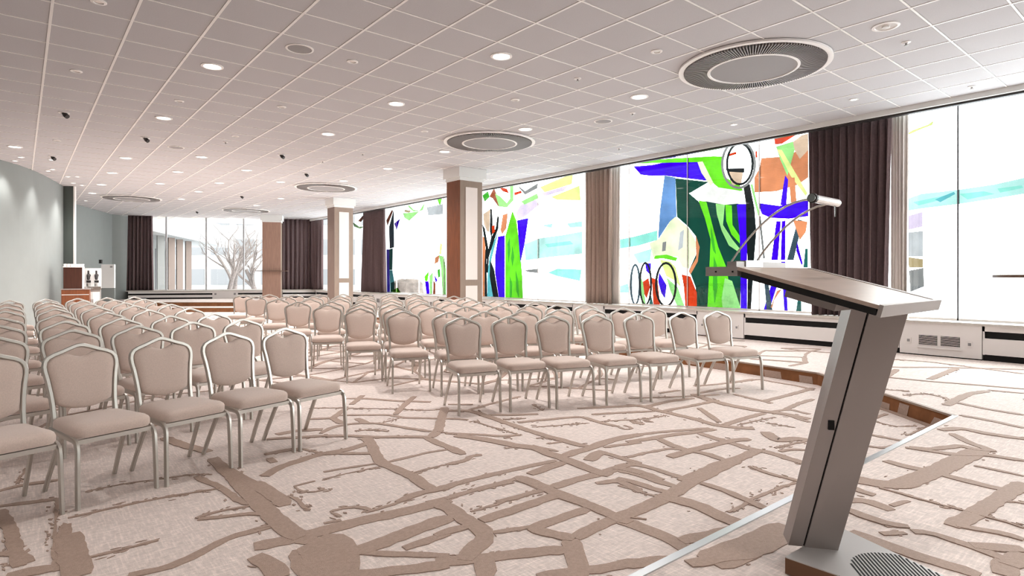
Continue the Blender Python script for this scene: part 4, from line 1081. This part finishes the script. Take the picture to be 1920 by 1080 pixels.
for yy_ in (.02, .09):
    MB().box(-W2 - .003, -W2 - .0002, ys + yy_ - .003, ys + yy_ + .003, zs - .02, zs - .014, DM).build('screw', MT['black'], lec)
MB().box(-.10, .10, -.05, .14, -.09, -.035, TM).build('bracket', MT['lecgrey'], lec)
# reading lamp on the shelf
rl = empty('reading_lamp', tuple((Matrix.Translation((2.5, .85, BZ)) @ DM) @ Vector((0, 0, 0))), math.radians(1.66), 'chrome reading lamp with two thin arms on the lectern shelf', 'lamp')
sy = ys + .07; z0 = zs + .002
MB().box(-.23, .20, sy - .02, sy + .02, z0, z0 + .022).build('base_bar', MT['lecgrey'], rl)
MB().box(-.16, -.02, sy - .024, sy + .024, z0 + .001, z0 + .027).build('clamp', MT['chrome'], rl)
def arm(x0):
    pts = []
    for k in range(11):
        t = k / 10
        pts.append((x0 + .02 * t, sy + .0 - .30 * t, z0 + .022 + .24 * math.sin(t * PI * .5) ** .9 - .02 * t))
    return pts
MB().tube(arm(-.23), .0042, 8).build('arm', MT['chrome'], rl, smooth=True)
MB().tube(arm(-.03), .0042, 8).build('arm', MT['chrome'], rl, smooth=True)
e = arm(-.23)[-1]; e_ = arm(-.03)[-1]
MB().tube([(e[0] - .01, e[1], e[2] + .004), (e_[0] + .03, e_[1], e_[2] + .004)], .015, 14).build('shade', MT['chrome'], rl, smooth=True)
MB().tube([(e[0] - .002, e[1], e[2] + .004), (e[0] + .012, e[1], e[2] + .004)], .018, 14).build('joint', MT['dark'], rl, smooth=True)
MB().tube([(e_[0] + .01, e_[1], e_[2]), (e_[0] + .01, e_[1], e_[2] - .05)], .0025, 6).build('switch_pull', MT['chrome'], rl)

# ================================================================== STANDING TABLES
def stand_table(x, y, z0, ht, r, label, sides=40):
    t = empty('standing_table', (x, y, z0), 0, label, 'table')
    MB().lathe([(r, ht - .028), (r, ht - .004), (r - .006, ht), (.0005, ht)], sides).build('table_top', MT['brownt'], t, smooth=True)
    MB().tube([(0, 0, .02), (0, 0, ht - .03)], .03, 16).build('pole', MT['steel'], t, smooth=True)
    MB().lathe([(.19, .0005), (.19, .01), (.05, .025), (.032, .04)], 32).build('foot', MT['steel'], t, smooth=True)
x, y = at_d(1968, 5.6); stand_table(x, y, PLAT, 1.19, .42, 'tall standing table with dark top in front of the clear window')

# ================================================================== COFFEE STATION
CS = math.radians(-8)
x, y = at_d(143, 15.9)
cab = empty('coffee_cabinet', (x, y, 0), CS, 'walnut cabinet standing at the end of curved grey-green wall', 'cabinet')
MB().box(-.30, .30, -.22, .22, .06, .94).build('body', MT['wood'], cab)
MB().box(-.28, .28, -.2, .2, 0, .06).build('plinth', MT['black'], cab)
MB().box(-.315, .315, -.235, .23, .94, .965).build('top', MT['lecgrey'], cab)
MB().box(-.29, .29, -.232, -.221, .80, .815).build('drawer_rail', MT['panel'], cab)
MB().box(-.285, .285, -.232, -.221, .08, .79).build('door', MT['wood'], cab)
bx_ = empty('storage_box', (x, y, .966), CS, 'dark brown box cupboard standing on the walnut cabinet', 'cupboard')
MB().box(-.26, .14, -.18, .18, 0, .56).build('body', MT['wooddk'], bx_)
MB().box(-.27, .17, -.19, .19, .56, .585).build('top', MT['panel'], bx_)
MB().box(.141, .165, -.18, .18, 0, .56).build('side_panel', MT['white'], bx_)
cm = None
R2 = rot(CS)
for k in range(12):
    px = -.235 + (k % 6) * .075; py = -.1 + (k // 6) * .12
    p = Vector((x, y, .966 + .586)) + R2 @ Vector((px, py, 0))
    if cm is None:
        o = MB().lathe([(.022, 0), (.032, .012), (.037, .05), (.036, .068), (.031, .066), (.02, .012)], 14).build('coffee_cup', MT['ceramic'], None, smooth=True); cm = o
    else:
        o = cm.copy(); COL.objects.link(o)
    o.location = p
    tag(o, 'white coffee cup lined up on the dark box cupboard', 'cup', 'coffee cups on the cupboard')
x2, y2 = at_d(174, 16.6)
st = empty('steel_cabinet', (x2, y2, 0), CS, 'low pale steel cabinet beside the walnut cabinet', 'cabinet')
MB().box(-.18, .18, -.25, .25, .04, .93).build('body', MT['steel'], st)
for s in (0, 1):
    dr = MB().box(-.175 + s * .178, -.003 + s * .178, -.262, -.251, .08, .86).build('door', MT['white'], st)
    MB().box(-.03 + s * .04, -.015 + s * .04, -.275, -.263, .5, .66).build('handle', MT['steel'], dr)
MB().box(-.2, .2, -.27, .26, .93, .955).build('worktop', MT['chrome'], st)
ms_ = empty('coffee_machine', (x2, y2, .956), CS, 'white and chrome coffee machine with twin taps on steel cabinet', 'coffee machine')
MB().box(-.19, .19, -.05, .2, 0, .56).build('housing', MT['ceramic'], ms_)
MB().box(-.19, .19, -.24, -.051, 0, .05).build('drip_tray', MT['chrome'], ms_)
for s in (-1, 1):
    tp = MB().tube([(s * .09, -.06, .36), (s * .09, -.13, .34), (s * .09, -.15, .24)], [.05, .045, .03], 12).build('tap', MT['dark'], ms_, smooth=True)
    MB().tube([(s * .09, -.14, .40), (s * .09, -.16, .49)], .022, 10).build('lever', MT['dark'], tp)
    MB().tube([(s * .09, -.15, .06), (s * .09, -.15, .14)], .045, 14).build('jug', MT['steel'], ms_, smooth=True)
    MB().box(s * .09 - .05, s * .09 + .05, -.062, -.051, .16, .22).build('panel', MT['dark'], ms_)
x3, y3 = at_d(203, 22.3)
wb = empty('wall_board', (x3, y3, 0), math.radians(-27), 'white flat cabinet panel standing against the alcove wall', 'cabinet')
MB().box(-.22, .22, -.05, .05, .84, 1.72).build('door', MT['ceramic'], wb)
MB().box(-.22, .22, -.04, .05, 0, .83).build('body', MT['wall'], wb)
MB().box(.08, .16, -.056, -.051, 1.60, 1.66).build('label_plate', MT['spk'], wb)
x4, y4 = at_d(189, 22.6)
th_ = MB().box(-.06, .06, -.03, .02, 1.76, 1.9).build('thermostat', MT['dark']); th_.location = (x4, y4, 0); th_.rotation_euler = (0, 0, math.radians(-55))
tag(th_, 'small dark thermostat box on the alcove wall', 'thermostat')

# ================================================================== OUTSIDE
tag(MB().prism([(-80, -60), (140, -60), (140, 160), (-80, 160)], -1.2, -.9).build('ground', MT['snow']), 'snow-covered ground outside the windows', kind='structure')
dirw = Vector((.415, .91)).normalized(); nrw = Vector((dirw.y, -dirw.x))
wing = empty('pale_wing', (*at_d(283, 31.5), -.9), 0, 'pale building wing with deep white roof edge and brown posts outside', 'building')
def P2(s, t): return tuple((dirw * s + nrw * t))
MB().prism([P2(-4, .9), P2(16, .9), P2(16, -5), P2(-4, -5)], 4.35, 5.9).build('roof', MT['bldgw'], wing)
MB().prism([P2(-4, -1.2), P2(8, -1.2), P2(8, -5), P2(-4, -5)], 0, 4.35).build('wall', MT['bldg'], wing)
for k, s in enumerate((.9, 2.9, 4.6, 6.6)):
    c_ = dirw * s + nrw * .2
    MB().box(c_.x - .16, c_.x + .16, c_.y - .16, c_.y + .16, 0, 4.35).build('post', MT['brick'] if k else MT['bldg'], wing)
    wd = dirw * (s + .9) - nrw * 1.19
    MB().prism([tuple(wd + dirw * a - nrw * b) for a, b in ((-.6, .0), (.6, .0), (.6, -.03), (-.6, -.03))], .8, 3.8).build('window', MT['owin'], wing)
far = empty('office_block', (*at_d(440, 62), -.9), -TH, 'pale office block with rows of windows beyond the snow', 'building')
MB().box(-16, 16, 0, 8, 0, 13).build('wall', MT['bldgw'], far)
wm = None
for r in range(4):
    for k in range(12):
        if wm is None:
            o = MB().box(-.95, .95, -.05, -.001, 0, 1.6).build('window', MT['owin'], far); wm = o.data
        else:
            o = bpy.data.objects.new('window', wm); COL.objects.link(o); o.parent = far
        o.location = (-14.5 + k * 2.6, 0, 1.2 + r * 3.1)
def tree(u, d, ht, label, seed):
    r = random.Random(seed); t = empty('bare_tree', (*at_d(u, d), -.9), 0, label, 'tree')
    tr = MB(); br = MB()
    def grow(mb, p, dv, L, rad, lev):
        pts = [p]; q = p.copy(); dd = dv.copy()
        for k in range(4):
            dd = (dd + Vector((r.uniform(-.2, .2), r.uniform(-.2, .2), r.uniform(-.05, .15)))).normalized(); q = q + dd * L / 4; pts.append(q.copy())
        mb.tube([tuple(a) for a in pts], [rad * (1 - .13 * k) for k in range(5)], 5 if lev else 8)
        if lev < 4:
            for k in range(3 if lev < 2 else 2):
                b = pts[r.choice((2, 3, 4))]; nd = (dd + Vector((r.uniform(-1, 1), r.uniform(-1, 1), r.uniform(-.1, .5)))).normalized()
                grow(br, b, nd, L * r.uniform(.55, .8), rad * .5, lev + 1)
    grow(tr, Vector((0, 0, 0)), Vector((r.uniform(-.15, .15), 0, 1)), ht * .42, ht * .035, 0)
    tr.build('trunk', MT['bark'], t, smooth=True); br.build('branches', MT['bark'], t, smooth=True, kind='stuff')
tree(430, 38, 6.0, 'bare leaning tree in the middle of the end window view', 3)
tree(436, 44, 6.6, 'slender bare tree beside the pale wing outside', 5)
tree(480, 41, 6.5, 'bare tree outside close to the far column', 9)
tree(440, 52, 8, 'tall bare tree before the office block', 14)
# boulder and low hedge bank outside the far stained glass
yb, zb = on_x(764, 548, 12.9)
rk = MB(); rr_ = random.Random(4)
rings = []
for k, (s, z) in enumerate(((.95, -.9), (1.0, -.1), (1.02, .5), (.95, .98), (.7, 1.12), (.3, 1.15))):
    rings.append([(.7 * s * math.cos(2 * PI * j / 12) * (1 + rr_.uniform(-.06, .06)), 0.52 * s * math.copysign(abs(math.sin(2 * PI * j / 12)) ** .6, math.sin(2 * PI * j / 12)), z + rr_.uniform(-.03, .03)) for j in range(12)])
ro_ = rk.loft(rings).build('boulder', MT['rock']); ro_.location = (12.9, yb, 0)
tag(ro_, 'grey boulder outside the far stained glass window', 'rock')
